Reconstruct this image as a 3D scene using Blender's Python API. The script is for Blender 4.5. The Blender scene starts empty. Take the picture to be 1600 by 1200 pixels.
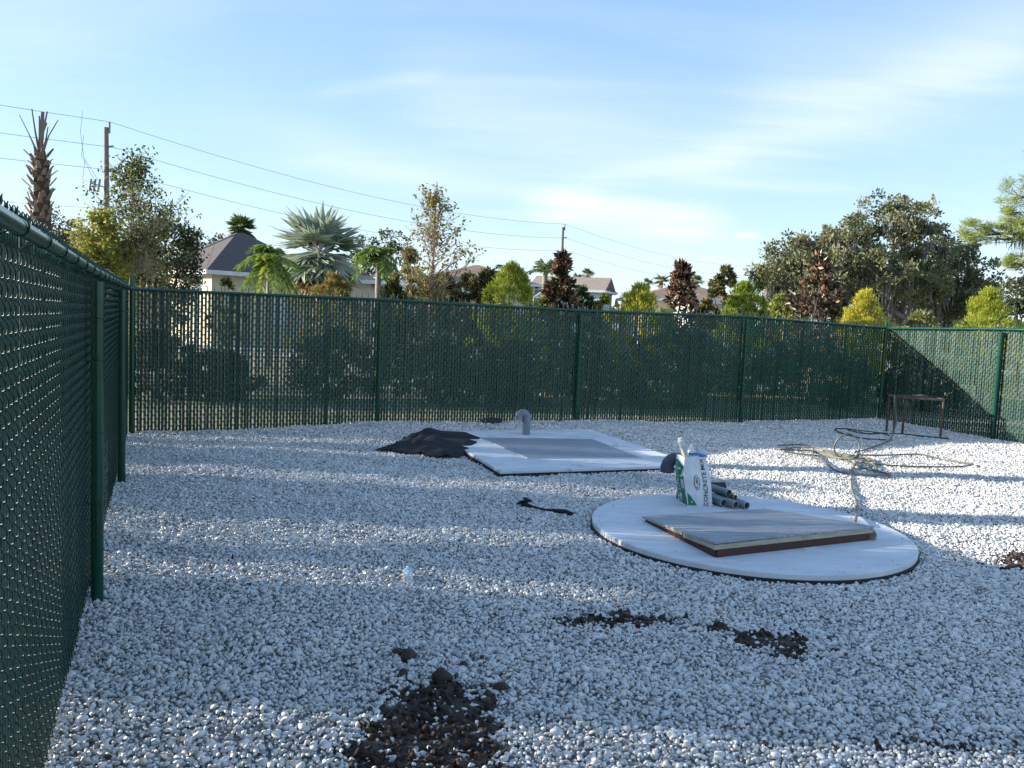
import bpy, bmesh, math, random
import numpy as np
from math import sin, cos, pi, radians
from mathutils import Vector, Matrix
random.seed(7); RNG = np.random.default_rng(7)
SC = bpy.context.scene; COL = SC.collection

# ------------------------------------------------------------------ camera
F, PITCH, ROLL, CAMZ = 1303.0, 0.0822, 0.0424, 1.7022
cd = bpy.data.cameras.new('camera'); cam = bpy.data.objects.new('camera', cd); COL.objects.link(cam)
cd.sensor_width = 36; cd.lens = F/1600*36; cd.clip_start = .05; cd.clip_end = 2000
_r0 = Vector((1, 0, 0)); _u0 = Vector((0, sin(PITCH), cos(PITCH))); _f = Vector((0, cos(PITCH), -sin(PITCH)))
_r = cos(ROLL)*_r0 + sin(ROLL)*_u0; _u = -sin(ROLL)*_r0 + cos(ROLL)*_u0
cam.matrix_world = Matrix(((_r.x, _u.x, -_f.x, 0), (_r.y, _u.y, -_f.y, 0), (_r.z, _u.z, -_f.z, CAMZ), (0, 0, 0, 1)))
SC.camera = cam

def _ray(u, v):
    du, dv = float(u)-800, float(v)-600
    return _f + (du/F)*_r - (dv/F)*_u
def ground(u, v, z=0.0):
    D = _ray(u, v); t = (float(z)-CAMZ)/D.z
    return Vector((0, 0, CAMZ)) + t*D
def at(u, v, Y):
    D = _ray(u, v); return Vector((0, 0, CAMZ)) + (float(Y)/D.y)*D

# ------------------------------------------------------------------ light
SUN_EL, SUN_AZ = radians(15.5), radians(-2.0)      # light travels towards +x, 2 degrees towards -y
Ldir = Vector((cos(SUN_AZ)*cos(SUN_EL), sin(SUN_AZ)*cos(SUN_EL), -sin(SUN_EL)))
sl = bpy.data.lights.new('sun', 'SUN'); sl.energy = 5.0; sl.angle = radians(0.5); sl.color = (1.0, .93, .82)
so = bpy.data.objects.new('sun', sl); COL.objects.link(so)
so.rotation_euler = Ldir.to_track_quat('-Z', 'Y').to_euler()
W = bpy.data.worlds.new('World'); SC.world = W; W.use_nodes = True
nt = W.node_tree; nt.nodes.clear()
def N(tree, t, **kw):
    n = tree.nodes.new(t)
    for k, v in kw.items(): setattr(n, k, v)
    return n
def lk(tree, a, b): tree.links.new(a, b)
def M_(tree, op, a, b=None, c=None):
    n = N(tree, 'ShaderNodeMath', operation=op)
    for i, x in enumerate((a, b, c)):
        if x is None: continue
        if isinstance(x, (int, float)): n.inputs[i].default_value = x
        else: lk(tree, x, n.inputs[i])
    return n.outputs[0]
wo = N(nt, 'ShaderNodeOutputWorld'); bg = N(nt, 'ShaderNodeBackground'); bg.inputs['Strength'].default_value = .145
sky = N(nt, 'ShaderNodeTexSky', sky_type='NISHITA', sun_disc=False, sun_elevation=SUN_EL,
        sun_rotation=math.atan2(-Ldir.x, -Ldir.y), air_density=1.0, dust_density=.25, ozone_density=2.2)
tc = N(nt, 'ShaderNodeTexCoord'); sep = N(nt, 'ShaderNodeSeparateXYZ'); lk(nt, tc.outputs['Generated'], sep.inputs[0])
X, Y_, Z = sep.outputs
# cirrus: position over azimuth / elevation of the real sky, broken up by stretched noise
zc = M_(nt, 'ADD', M_(nt, 'MAXIMUM', Z, 0.0), .12)
cmb = N(nt, 'ShaderNodeCombineXYZ'); lk(nt, M_(nt, 'DIVIDE', X, zc), cmb.inputs[0]); lk(nt, M_(nt, 'DIVIDE', Y_, zc), cmb.inputs[1])
def wnoise(scale, rot, stretch, detail=6, rough=.6, dist=.4, loc=(0, 0, 0)):
    mp = N(nt, 'ShaderNodeMapping'); mp.inputs['Rotation'].default_value = (0, 0, rot); mp.inputs['Scale'].default_value = stretch
    mp.inputs['Location'].default_value = loc
    lk(nt, cmb.outputs[0], mp.inputs[0])
    nn = N(nt, 'ShaderNodeTexNoise'); nn.inputs['Scale'].default_value = scale; nn.inputs['Detail'].default_value = detail
    nn.inputs['Roughness'].default_value = rough; nn.inputs['Distortion'].default_value = dist
    lk(nt, mp.outputs[0], nn.inputs['Vector']); return nn.outputs['Fac']
n1 = wnoise(.55, .25, (1, 3.4, 1)); n2 = wnoise(1.6, .3, (1, 4.5, 1), 8, .65); n3 = wnoise(.25, -.2, (1, 1.6, 1), 3, .5, .2, (3, 1, 0))
az = M_(nt, 'ARCTAN2', X, Y_); el = M_(nt, 'ARCSINE', Z)
def streak(u0, v0, u1, v1, wd, amp):
    a = _ray(u0, v0).normalized(); b = _ray(u1, v1).normalized()
    ax, ay = math.atan2(a.x, a.y), math.asin(a.z); bx, by = math.atan2(b.x, b.y), math.asin(b.z)
    L = math.hypot(bx-ax, by-ay); tx, ty = (bx-ax)/L, (by-ay)/L; w = wd/F
    dx = M_(nt, 'SUBTRACT', az, (ax+bx)/2); dy = M_(nt, 'SUBTRACT', el, (ay+by)/2)
    s = M_(nt, 'ADD', M_(nt, 'MULTIPLY', dx, tx), M_(nt, 'MULTIPLY', dy, ty))
    n = M_(nt, 'ADD', M_(nt, 'MULTIPLY', dx, -ty), M_(nt, 'MULTIPLY', dy, tx))
    n = M_(nt, 'ADD', n, M_(nt, 'MULTIPLY', M_(nt, 'SUBTRACT', n1, .5), w*3.0))
    amp = amp*.75; q = M_(nt, 'ADD', M_(nt, 'POWER', M_(nt, 'ABSOLUTE', M_(nt, 'DIVIDE', n, w)), 2.0),
           M_(nt, 'POWER', M_(nt, 'ABSOLUTE', M_(nt, 'DIVIDE', s, L*.55)), 6.0))
    return M_(nt, 'MULTIPLY', M_(nt, 'EXPONENT', M_(nt, 'MULTIPLY', q, -1.0)), amp)
acc = 0.0
for a in ((840, 318, 1120, 350, 20, .75), (480, 235, 900, 315, 26, .28), (1130, 235, 1620, 50, 50, .42), (640, 150, 1120, 250, 70, .34),
          (860, 300, 1150, 235, 22, .3), (1060, 285, 1330, 292, 10, .28), (1150, 366, 1185, 368, 4, .8), (500, 150, 680, 118, 12, .2),
          (1180, 130, 1600, 100, 70, .2), (330, 180, 700, 290, 40, .12), (-200, 60, 340, 20, 40, .1), (560, 380, 1200, 400, 26, .16)):
    acc = streak(*a) if acc == 0.0 else M_(nt, 'ADD', acc, streak(*a))
brk = M_(nt, 'MULTIPLY_ADD', n2, 1.3, .35)
thin = M_(nt, 'MULTIPLY', M_(nt, 'MAXIMUM', M_(nt, 'SUBTRACT', M_(nt, 'MULTIPLY_ADD', n1, .6, M_(nt, 'MULTIPLY', n3, .6)), .56), 0.0), 1.1)
clf = M_(nt, 'MINIMUM', M_(nt, 'ADD', M_(nt, 'MULTIPLY', acc, brk), thin), .9)
hz = M_(nt, 'MULTIPLY', M_(nt, 'EXPONENT', M_(nt, 'MULTIPLY', M_(nt, 'MAXIMUM', Z, 0.0), -7.0)), .05)
clf = M_(nt, 'MAXIMUM', clf, hz)
hsv = N(nt, 'ShaderNodeHueSaturation'); hsv.inputs['Saturation'].default_value = .80; hsv.inputs['Value'].default_value = 1.0
lk(nt, sky.outputs[0], hsv.inputs['Color'])
cr_ = N(nt, 'ShaderNodeValToRGB'); ce = cr_.color_ramp.elements; ce.new(.5); ce.new(.5)
for k_, (p_, c_) in enumerate(((0.0, (.56, .74, .90)), (.14, (.385, .62, .90)), (.36, (.255, .49, .87)), (1.0, (.20, .38, .70)))): ce[k_].position = p_; ce[k_].color = (*c_, 1)
lk(nt, M_(nt, 'MAXIMUM', Z, 0.0), cr_.inputs[0])
vs = N(nt, 'ShaderNodeVectorMath', operation='SCALE'); vs.inputs['Scale'].default_value = 3.85; lk(nt, cr_.outputs[0], vs.inputs[0])
m0 = N(nt, 'ShaderNodeMix', data_type='RGBA'); m0.inputs[0].default_value = .62; lk(nt, hsv.outputs[0], m0.inputs[6]); lk(nt, vs.outputs[0], m0.inputs[7])
mx = N(nt, 'ShaderNodeMix', data_type='RGBA'); lk(nt, clf, mx.inputs[0]); lk(nt, m0.outputs[2], mx.inputs[6]); mx.inputs[7].default_value = (3.6, 3.8, 4.0, 1)
lk(nt, mx.outputs[2], bg.inputs['Color']); lk(nt, bg.outputs[0], wo.inputs[0])
SC.view_settings.view_transform = 'Standard'; SC.view_settings.look = 'None'
SC.view_settings.exposure = 1.12; SC.view_settings.gamma = 1; SC.view_settings.use_curve_mapping = False
SC.cycles.max_bounces = 6; SC.cycles.transparent_max_bounces = 12

# ------------------------------------------------------------------ materials
MATS = {}
def mat(name, c1, c2=None, rough=.7, scale=4.0, detail=5, bump=0.0, bscale=None, metal=0.0, spec=.5, stretch=(1, 1, 1), lo=.35, hi=.65,
        rnd=0.0, trans=0.0, extra=None):
    if name in MATS: return MATS[name]
    m = bpy.data.materials.new(name); m.use_nodes = True; t = m.node_tree; b = t.nodes['Principled BSDF']
    b.inputs['Roughness'].default_value = rough; b.inputs['Metallic'].default_value = metal
    b.inputs['Specular IOR Level'].default_value = spec
    c2 = c2 or tuple(x*.8 for x in c1)
    co = N(t, 'ShaderNodeTexCoord'); mp = N(t, 'ShaderNodeMapping'); mp.inputs['Scale'].default_value = stretch
    lk(t, co.outputs['Object'], mp.inputs[0])
    no = N(t, 'ShaderNodeTexNoise'); no.inputs['Scale'].default_value = scale; no.inputs['Detail'].default_value = detail; no.inputs['Roughness'].default_value = .65
    lk(t, mp.outputs[0], no.inputs['Vector'])
    mr = N(t, 'ShaderNodeMapRange'); mr.inputs[1].default_value = lo; mr.inputs[2].default_value = hi; lk(t, no.outputs['Fac'], mr.inputs[0])
    fac = mr.outputs[0]
    if rnd:
        g = N(t, 'ShaderNodeNewGeometry')
        fac = M_(t, 'MULTIPLY_ADD', g.outputs['Random Per Island'], rnd, M_(t, 'MULTIPLY', fac, 1-rnd))
    mi = N(t, 'ShaderNodeMix', data_type='RGBA'); lk(t, fac, mi.inputs[0]); mi.inputs[6].default_value = (*c1, 1); mi.inputs[7].default_value = (*c2, 1)
    out = mi.outputs[2]
    if extra:
        e_c, e_scale, e_lo, e_hi = extra
        n2_ = N(t, 'ShaderNodeTexNoise'); n2_.inputs['Scale'].default_value = e_scale; n2_.inputs['Detail'].default_value = 6; n2_.inputs['Roughness'].default_value = .7
        lk(t, mp.outputs[0], n2_.inputs['Vector'])
        r2 = N(t, 'ShaderNodeMapRange'); r2.inputs[1].default_value = e_lo; r2.inputs[2].default_value = e_hi; lk(t, n2_.outputs['Fac'], r2.inputs[0])
        m2 = N(t, 'ShaderNodeMix', data_type='RGBA'); lk(t, r2.outputs[0], m2.inputs[0]); lk(t, out, m2.inputs[6]); m2.inputs[7].default_value = (*e_c, 1)
        out = m2.outputs[2]
    lk(t, out, b.inputs['Base Color'])
    if bump:
        nb = N(t, 'ShaderNodeTexNoise'); nb.inputs['Scale'].default_value = bscale or scale*3; nb.inputs['Detail'].default_value = 6
        lk(t, mp.outputs[0], nb.inputs['Vector'])
        bu = N(t, 'ShaderNodeBump'); bu.inputs['Strength'].default_value = bump; bu.inputs['Distance'].default_value = .02
        lk(t, nb.outputs['Fac'], bu.inputs['Height']); lk(t, bu.outputs[0], b.inputs['Normal'])
    if trans:
        tr = N(t, 'ShaderNodeBsdfTranslucent'); lk(t, out, tr.inputs['Color'])
        ms = N(t, 'ShaderNodeMixShader'); ms.inputs[0].default_value = trans
        lk(t, b.outputs[0], ms.inputs[1]); lk(t, tr.outputs[0], ms.inputs[2]); lk(t, ms.outputs[0], t.nodes['Material Output'].inputs[0])
    MATS[name] = m; return m
def leafm(name, c1, c2, trans=.35, rough=.5, scale=1.5):
    return mat(name, c1, c2, rough=rough, scale=scale, rnd=.65, trans=trans, spec=.35)

GREEN = mat('green_vinyl', (.004, .064, .038), (.003, .046, .028), rough=.22, scale=3, spec=.5, extra=((.04, .10, .075), 16, .64, .80))
SLAT = mat('green_slat_plastic', (.004, .054, .036), (.0025, .032, .023), rough=.38, scale=.9, spec=.5, rnd=.5)
WIRE = mat('green_wire_coating', (.004, .050, .032), (.003, .036, .024), rough=.4)
RUST = mat('rusty_steel', (.12, .085, .06), (.06, .045, .035), rough=.85, scale=14, bump=.4)
CONC = mat('pale_concrete', (.72, .73, .74), (.60, .61, .63), rough=.8, scale=2.2, bump=.15, bscale=60, stretch=(1, 2.2, 1), extra=((.34, .32, .30), 5.5, .55, .75))
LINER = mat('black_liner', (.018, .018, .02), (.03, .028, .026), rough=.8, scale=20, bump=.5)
PVC = mat('grey_pvc', (.20, .23, .26), (.16, .18, .21), rough=.38, scale=6, spec=.5, extra=((.42, .38, .32), 9, .66, .8))
PVCD = mat('dark_grey_pvc', (.060, .075, .10), (.045, .055, .075), rough=.35, scale=6, extra=((.3, .25, .2), 14, .68, .8))
BLACKP = mat('black_rubber', (.02, .02, .022), (.035, .034, .034), rough=.6, scale=20)
BLACKC = mat('black_cloth', (.006, .007, .010), (.010, .011, .015), rough=.8, scale=8)
SOIL = mat('dark_soil', (.045, .032, .025), (.080, .058, .044), rough=.95, scale=14, bump=.9, bscale=60)
BARK = mat('bark', (.17, .13, .10), (.08, .06, .045), rough=.95, scale=8, bump=.6, stretch=(3, 3, .6))
PALEBARK = mat('pale_bark', (.34, .30, .26), (.18, .15, .13), rough=.9, scale=8, bump=.4, stretch=(3, 3, .6))

# ------------------------------------------------------------------ mesh building
class MB:
    def __init__(s): s.v = []; s.f = []; s.m = []; s.n = 0
    def add(s, v, f, m=0):
        v = np.asarray(v, float).reshape(-1, 3); s.v.append(v)
        f = np.asarray(f, int)
        s.f.append(f+s.n); s.m.append(np.full(len(f), m)); s.n += len(v)
    def box(s, c, sz, R=None, m=0, taper=1.0):
        x, y, z = np.asarray(sz)/2.
        P = np.array([(-x, -y, -z), (x, -y, -z), (x, y, -z), (-x, y, -z), (-x*taper, -y*taper, z), (x*taper, -y*taper, z), (x*taper, y*taper, z), (-x*taper, y*taper, z)])
        if R is not None: P = P @ np.asarray(R).T
        s.add(P+np.asarray(c), [(0, 3, 2, 1), (4, 5, 6, 7), (0, 1, 5, 4), (1, 2, 6, 5), (2, 3, 7, 6), (3, 0, 4, 7)], m)
    def tube(s, pts, r, sides=8, m=0, caps=True, closed=False):
        P = np.asarray([tuple(p) for p in pts], float); n = len(P); r = np.broadcast_to(np.asarray(r, float), (n,))
        if closed: T = np.roll(P, -1, 0)-np.roll(P, 1, 0)
        else: T = np.gradient(P, axis=0)
        T /= np.linalg.norm(T, axis=1)[:, None]+1e-12
        up = np.array([0, 0, 1.]) if abs(T[0][2]) < .9 else np.array([1., 0, 0])
        A = np.zeros_like(P); a = np.cross(T[0], up); a /= np.linalg.norm(a)
        for i in range(n):
            a = a-T[i]*np.dot(a, T[i]); a /= np.linalg.norm(a)+1e-12; A[i] = a
        B = np.cross(T, A); th = np.arange(sides)*2*pi/sides
        V = P[:, None]+r[:, None, None]*(np.cos(th)[None, :, None]*A[:, None]+np.sin(th)[None, :, None]*B[:, None])
        f = []
        for i in range(n if closed else n-1):
            j = (i+1) % n
            for k in range(sides):
                l = (k+1) % sides; f.append((i*sides+k, i*sides+l, j*sides+l, j*sides+k))
        V = V.reshape(-1, 3)
        s.add(V, f, m)
        if caps and not closed:
            for i0, rev in ((0, True), ((n-1)*sides, False)):
                c = V[i0:i0+sides].mean(0); VV = np.vstack([V[i0:i0+sides], c]); 
                ff = [(k, (k+1) % sides, sides, sides) for k in range(sides)]
                ff = [(b_, a_, c_, c_) if rev else (a_, b_, c_, c_) for a_, b_, c_, _ in ff]
                s.add(VV, ff, m)
    def lathe(s, prof, c=(0, 0, 0), R=None, sides=20, m=0):
        th = np.arange(sides)*2*pi/sides; V = np.array([[(r*cos(t), r*sin(t), z) for t in th] for r, z in prof]).reshape(-1, 3)
        if R is not None: V = V @ np.asarray(R).T
        f = [(i*sides+k, i*sides+(k+1) % sides, (i+1)*sides+(k+1) % sides, (i+1)*sides+k) for i in range(len(prof)-1) for k in range(sides)]
        s.add(V+np.asarray(c), f, m)
    def leaves(s, C, ln, wd, D=None, m=0, bias=(0, 0, 0), jit=.35, normal=None):
        """diamond leaves at C; D = growing direction"""
        C = np.asarray(C); n = len(C)
        if n == 0: return
        d = RNG.normal(size=(n, 3)) if D is None else np.asarray(D)+RNG.normal(size=(n, 3))*jit
        d = d+np.asarray(bias); d /= np.linalg.norm(d, axis=1)[:, None]+1e-9
        q = RNG.normal(size=(n, 3)) if normal is None else np.asarray(normal)+RNG.normal(size=(n, 3))*.3
        w = np.cross(d, q); w /= np.linalg.norm(w, axis=1)[:, None]+1e-9
        L = ln*RNG.uniform(.65, 1.3, (n, 1)); Wd = wd*RNG.uniform(.7, 1.25, (n, 1))
        nn = np.cross(w, d)
        V = np.stack([C, C+d*L*.45+w*Wd*.5+nn*Wd*.12, C+d*L, C+d*L*.45-w*Wd*.5+nn*Wd*.12], 1).reshape(-1, 3)
        f = np.arange(n*4).reshape(-1, 4); s.add(V, f, m)
    def build(s, name, mats, parent=None, smooth=False, loc=None):
        me = bpy.data.meshes.new(name)
        V = np.vstack(s.v) if s.v else np.zeros((0, 3))
        if loc is not None: V = V-np.asarray(loc)
        tri_fix = []
        Fq = [f for f in s.f if f.shape[1] == 4]
        idx = []; tot = []; mi = []
        for f, m in zip(s.f, s.m):
            if f.shape[1] == 4:
                dg = f[:, 2] == f[:, 3]
                for row, mm, g in ((f[~dg], m[~dg], 4), (f[dg][:, :3], m[dg], 3)):
                    if len(row): idx.append(row.ravel()); tot.append(np.full(len(row), g)); mi.append(mm)
            else:
                idx.append(f.ravel()); tot.append(np.full(len(f), f.shape[1])); mi.append(m)
        idx = np.concatenate(idx); tot = np.concatenate(tot); mi = np.concatenate(mi)
        me.vertices.add(len(V)); me.vertices.foreach_set('co', V.ravel().astype(np.float32))
        me.loops.add(len(idx)); me.loops.foreach_set('vertex_index', idx.astype(np.int32))
        me.polygons.add(len(tot)); st = np.concatenate([[0], np.cumsum(tot)[:-1]])
        me.polygons.foreach_set('loop_start', st.astype(np.int32)); me.polygons.foreach_set('loop_total', tot.astype(np.int32))
        if not isinstance(mats, (list, tuple)): mats = [mats]
        for mm in mats: me.materials.append(mm)
        me.polygons.foreach_set('material_index', mi.astype(np.int32))
        me.polygons.foreach_set('use_smooth', np.full(len(tot), smooth))
        me.update(calc_edges=True); me.validate()
        o = bpy.data.objects.new(name, me); COL.objects.link(o)
        if loc is not None: o.location = loc
        if parent is not None:
            o.parent = parent
            if loc is None: o.location = -Vector(parent.location)
            else: o.location = Vector(loc)-Vector(parent.location)
        return o
def tag(o, label=None, cat=None, group=None, kind=None):
    if label: o['label'] = label
    if cat: o['category'] = cat
    if group: o['group'] = group
    if kind: o['kind'] = kind
    return o
def thing(name, loc, label, cat, group=None):
    o = bpy.data.objects.new(name, None); COL.objects.link(o); o.location = loc; o.empty_display_size = .1
    return tag(o, label, cat, group)
def rotz(a): c, s = cos(a), sin(a); return np.array([(c, -s, 0), (s, c, 0), (0, 0, 1)])
def basis(zdir, xhint=(1, 0, 0)):
    z = Vector(zdir).normalized(); x = Vector(xhint)-Vector(xhint).dot(z)*z
    if x.length < 1e-3: x = Vector((0, 1, 0))-Vector((0, 1, 0)).dot(z)*z
    x.normalize(); y = z.cross(x); return np.array([(x.x, y.x, z.x), (x.y, y.y, z.y), (x.z, y.z, z.z)])

# ------------------------------------------------------------------ layout of the fenced yard
FA = .4021; FD = Vector((cos(FA), sin(FA), 0)); FN = Vector((sin(FA), -cos(FA), 0))      # along the back fence / into the yard
C0 = Vector((-4.939, 10.790, 0)); SP = 3.2586; C4 = C0+4*SP*FD
GB = [(-1.5, -.05), (0, -.05), (SP, .06), (2*SP, .055), (3*SP, -.01), (4*SP, .03), (5*SP, .0)]
from mathutils import noise as mn
P2C = np.array([1.98, 6.74]); P2R = 1.27
def gz(x, y):
    s = (x-C0.x)*FD.x+(y-C0.y)*FD.y; d = (x-C0.x)*FN.x+(y-C0.y)*FN.y
    b = np.interp(s, [g[0] for g in GB], [g[1] for g in GB])*np.exp(-np.maximum(d, 0)**2/3.0)
    w = .016*np.sin(1.7*x+.6*y+1)*np.cos(1.3*y-.5*x) + .009*np.sin(3.9*x-2.2*y)*np.cos(2.3*y)+.008*np.sin(5.1*y+3.3*x)*np.sin(1.9*x-3*y)+.007*np.sin(9.3*x+4.1*y)*np.cos(7*y-4*x)
    r = np.hypot(x-P2C[0], y-P2C[1])-P2R
    return b+w*(1-np.exp(-(np.maximum(r, 0)/.25)**2))-.004*np.exp(-(np.maximum(r, 0)/.10)**2)
PAD1 = [ground(u, v, .05) for u, v in ((782, 737), (1088, 727), (940, 675), (677, 674))]
PAD1[2] = PAD1[1]+(PAD1[3]-PAD1[0])

def inpoly(x, y, poly, grow=0.0):
    c = np.mean([(p[0], p[1]) for p in poly], 0)
    P = [np.array((p[0], p[1])) for p in poly]
    P = [p+(p-c)/np.linalg.norm(p-c)*grow for p in P]
    r = np.zeros(np.shape(x), bool); j = len(P)-1
    for i in range(len(P)):
        xi, yi = P[i]; xj, yj = P[j]
        hit = ((yi > y) != (yj > y)) & (x < (xj-xi)*(y-yi)/(yj-yi+1e-12)+xi)
        r ^= hit; j = i
    return r

# ------------------------------------------------------------------ setting: ground beyond, gravel bed, road
def sheet(name, x0, x1, y0, y1, nx, ny, zf, m, label=None):
    xs = np.linspace(x0, x1, nx); ys = np.linspace(y0, y1, ny); XX, YY = np.meshgrid(xs, ys); ZZ = zf(XX, YY)
    V = np.stack([XX, YY, ZZ], -1).reshape(-1, 3)
    i = np.arange(ny-1)[:, None]*nx+np.arange(nx-1)[None]; f = np.stack([i, i+1, i+nx+1, i+nx], -1).reshape(-1, 4)
    b = MB(); b.add(V, f); o = b.build(name, m, smooth=True); tag(o, label, kind='structure'); return o
GRASS = mat('grass_ground', (.19, .18, .10), (.33, .30, .21), rough=.95, scale=.35, bump=.5, bscale=30, extra=((.10, .12, .04), .8, .5, .62))
sheet('ground', -400, 400, -60, 900, 9, 9, lambda x, y: x*0-.14, GRASS)
BED = mat('gravel_bed', (.42, .42, .42), (.26, .26, .26), rough=.95, scale=60, bump=1, bscale=120)
bx = []
poly = [C0+.02*FD-0.0*FN+(-.06)*FN, C4-.06*FN+3.6*FD*0]
L_END = C0+13.5*FN; R_END = C4+7.5*FN
yardpoly = [tuple(C0-.05*FN-.05*FD), tuple(C4-.05*FN+.05*FD), tuple(R_END+.05*FD), tuple(R_END+Vector((1.2, -9, 0))), tuple(L_END-.05*FD)]
NS, ND = 150, 150
b = MB(); ss = np.linspace(-.16, 4*SP+.16, NS); dd = np.linspace(-.16, 13.5, ND); SS, DD = np.meshgrid(ss, dd)
XX = C0.x+SS*FD.x+DD*FN.x; YY = C0.y+SS*FD.y+DD*FN.y
V = np.stack([XX, YY, gz(XX, YY)-.020], -1).reshape(-1, 3)
i = np.arange(ND-1)[:, None]*NS+np.arange(NS-1)[None]; b.add(V, np.stack([i, i+1, i+NS+1, i+NS], -1).reshape(-1, 4)[:, ::-1])
tag(b.build('gravel_bed', BED, smooth=True), kind='structure')
ROAD = mat('pale_road', (.34, .33, .31), (.27, .26, .25), rough=.9, scale=2)
b = MB(); c = Vector((0, 37, -.12)); R = rotz(.16); b.box(c, (240, 5.5, .06), R); tag(b.build('road', ROAD), kind='structure')
PATH = mat('pale_path', (.50, .48, .44), (.42, .40, .36), rough=.9, scale=3)
b = MB(); b.box(Vector((0, 31.5, -.12)), (240, 1.6, .07), R); tag(b.build('path', PATH), kind='structure')

# ------------------------------------------------------------------ gravel (uncountable)
def ico(sub=2):
    bm = bmesh.new(); bmesh.ops.create_icosphere(bm, subdivisions=sub, radius=1)
    V = np.array([v.co[:] for v in bm.verts]); Fc = np.array([[v.index for v in f.verts] for f in bm.faces]); bm.free(); return V, Fc
IV, IF = ico(2); IV1, IF1 = ico(1)
def stone_verts(V, seed, flat=.7, rough=.22):
    o = Vector((seed*7.3, seed*3.1, seed)); out = []
    for v in V:
        vv = Vector(v); d = 1+rough*mn.noise(vv*1.1+o)*1.6+rough*.5*mn.noise(vv*2.6+o)
        out.append(vv*d)
    out = np.array([tuple(p) for p in out])
    # a few cut facets so the pebbles are not perfect ovals
    rr = np.random.default_rng(seed)
    for k in range(9):
        n = rr.normal(size=3); n /= np.linalg.norm(n); h = out@n; lim = .66; ex = np.maximum(h-lim, 0); out = out-np.outer(ex*.95, n)
    return out*np.array([1.15, .9, flat])
def pebble_mat(name, stops):
    m = bpy.data.materials.new(name); m.use_nodes = True; t = m.node_tree; b = t.nodes['Principled BSDF']; b.inputs['Roughness'].default_value = .85
    b.inputs['Specular IOR Level'].default_value = .2
    oi = N(t, 'ShaderNodeObjectInfo'); cr = N(t, 'ShaderNodeValToRGB'); cr.color_ramp.interpolation = 'LINEAR'
    e = cr.color_ramp.elements
    while len(e) < len(stops): e.new(.5)
    for k, (p, c) in enumerate(stops): e[k].position = p; e[k].color = (*c, 1)
    lk(t, oi.outputs['Random'], cr.inputs[0])
    co = N(t, 'ShaderNodeTexCoord'); no = N(t, 'ShaderNodeTexNoise'); no.inputs['Scale'].default_value = 2.2; no.inputs['Detail'].default_value = 4
    ad = N(t, 'ShaderNodeVectorMath', operation='ADD'); lk(t, co.outputs['Object'], ad.inputs[0]); lk(t, oi.outputs['Location'], ad.inputs[1]); lk(t, ad.outputs[0], no.inputs['Vector'])
    mr = N(t, 'ShaderNodeMapRange'); mr.inputs[1].default_value = .3; mr.inputs[2].default_value = .7; mr.inputs[3].default_value = .82; mr.inputs[4].default_value = 1.1; lk(t, no.outputs['Fac'], mr.inputs[0])
    mi = N(t, 'ShaderNodeMix', data_type='RGBA', blend_type='MULTIPLY'); mi.inputs[0].default_value = 1; lk(t, cr.outputs[0], mi.inputs[6])
    lk(t, mr.outputs[0], mi.inputs[7]); lk(t, mi.outputs[2], b.inputs['Base Color']); return m
PEB = pebble_mat('white_pebble', [(0, (.22, .20, .18)), (.025, (.42, .41, .40)), (.15, (.56, .545, .525)), (.45, (.68, .665, .64)), (.8, (.78, .76, .725)), (1, (.68, .62, .52))])
def instanced(name, pts, scl, rot, idx, protos, label=None, cat=None):
    me = bpy.data.meshes.new(name); n = len(pts); me.vertices.add(n); me.vertices.foreach_set('co', pts.astype(np.float32).ravel())
    for an, ty, dat in (('scl', 'FLOAT', scl.astype(np.float32)), ('rot', 'FLOAT_VECTOR', rot.astype(np.float32)), ('idx', 'INT', idx.astype(np.int32))):
        at_ = me.attributes.new(an, ty, 'POINT'); at_.data.foreach_set('vector' if ty == 'FLOAT_VECTOR' else 'value', dat.ravel())
    o = bpy.data.objects.new(name, me); COL.objects.link(o)
    pc = bpy.data.collections.new(name+'_stones')
    for p in protos: pc.objects.link(p)
    g = bpy.data.node_groups.new(name+'_scatter', 'GeometryNodeTree')
    g.interface.new_socket('Geometry', in_out='INPUT', socket_type='NodeSocketGeometry'); g.interface.new_socket('Geometry', in_out='OUTPUT', socket_type='NodeSocketGeometry')
    gi = N(g, 'NodeGroupInput'); go = N(g, 'NodeGroupOutput'); ip = N(g, 'GeometryNodeInstanceOnPoints')
    ci = N(g, 'GeometryNodeCollectionInfo'); ci.inputs['Collection'].default_value = pc; ci.inputs['Separate Children'].default_value = True; ci.inputs['Reset Children'].default_value = True
    def na(an, ty):
        a = N(g, 'GeometryNodeInputNamedAttribute', data_type=ty); a.inputs['Name'].default_value = an
        return a.outputs['Attribute']
    lk(g, gi.outputs[0], ip.inputs['Points']); lk(g, ci.outputs[0], ip.inputs['Instance']); ip.inputs['Pick Instance'].default_value = True
    lk(g, na('idx', 'INT'), ip.inputs['Instance Index']); lk(g, na('scl', 'FLOAT'), ip.inputs['Scale'])
    er = N(g, 'FunctionNodeEulerToRotation'); lk(g, na('rot', 'FLOAT_VECTOR'), er.inputs[0]); lk(g, er.outputs[0], ip.inputs['Rotation'])
    lk(g, ip.outputs[0], go.inputs[0])
    md = o.modifiers.new('scatter', 'NODES'); md.node_group = g
    tag(o, label, cat, kind='stuff'); return o
def protos(name, n, V, Fc, m, **kw):
    r = []
    for k in range(n):
        me = bpy.data.meshes.new(name); vv = stone_verts(V, k+1, **kw); me.from_pydata(vv.tolist(), [], Fc.tolist()); me.materials.append(m)
        for p in me.polygons: p.use_smooth = True
        r.append(bpy.data.objects.new(name, me))
    return r
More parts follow.
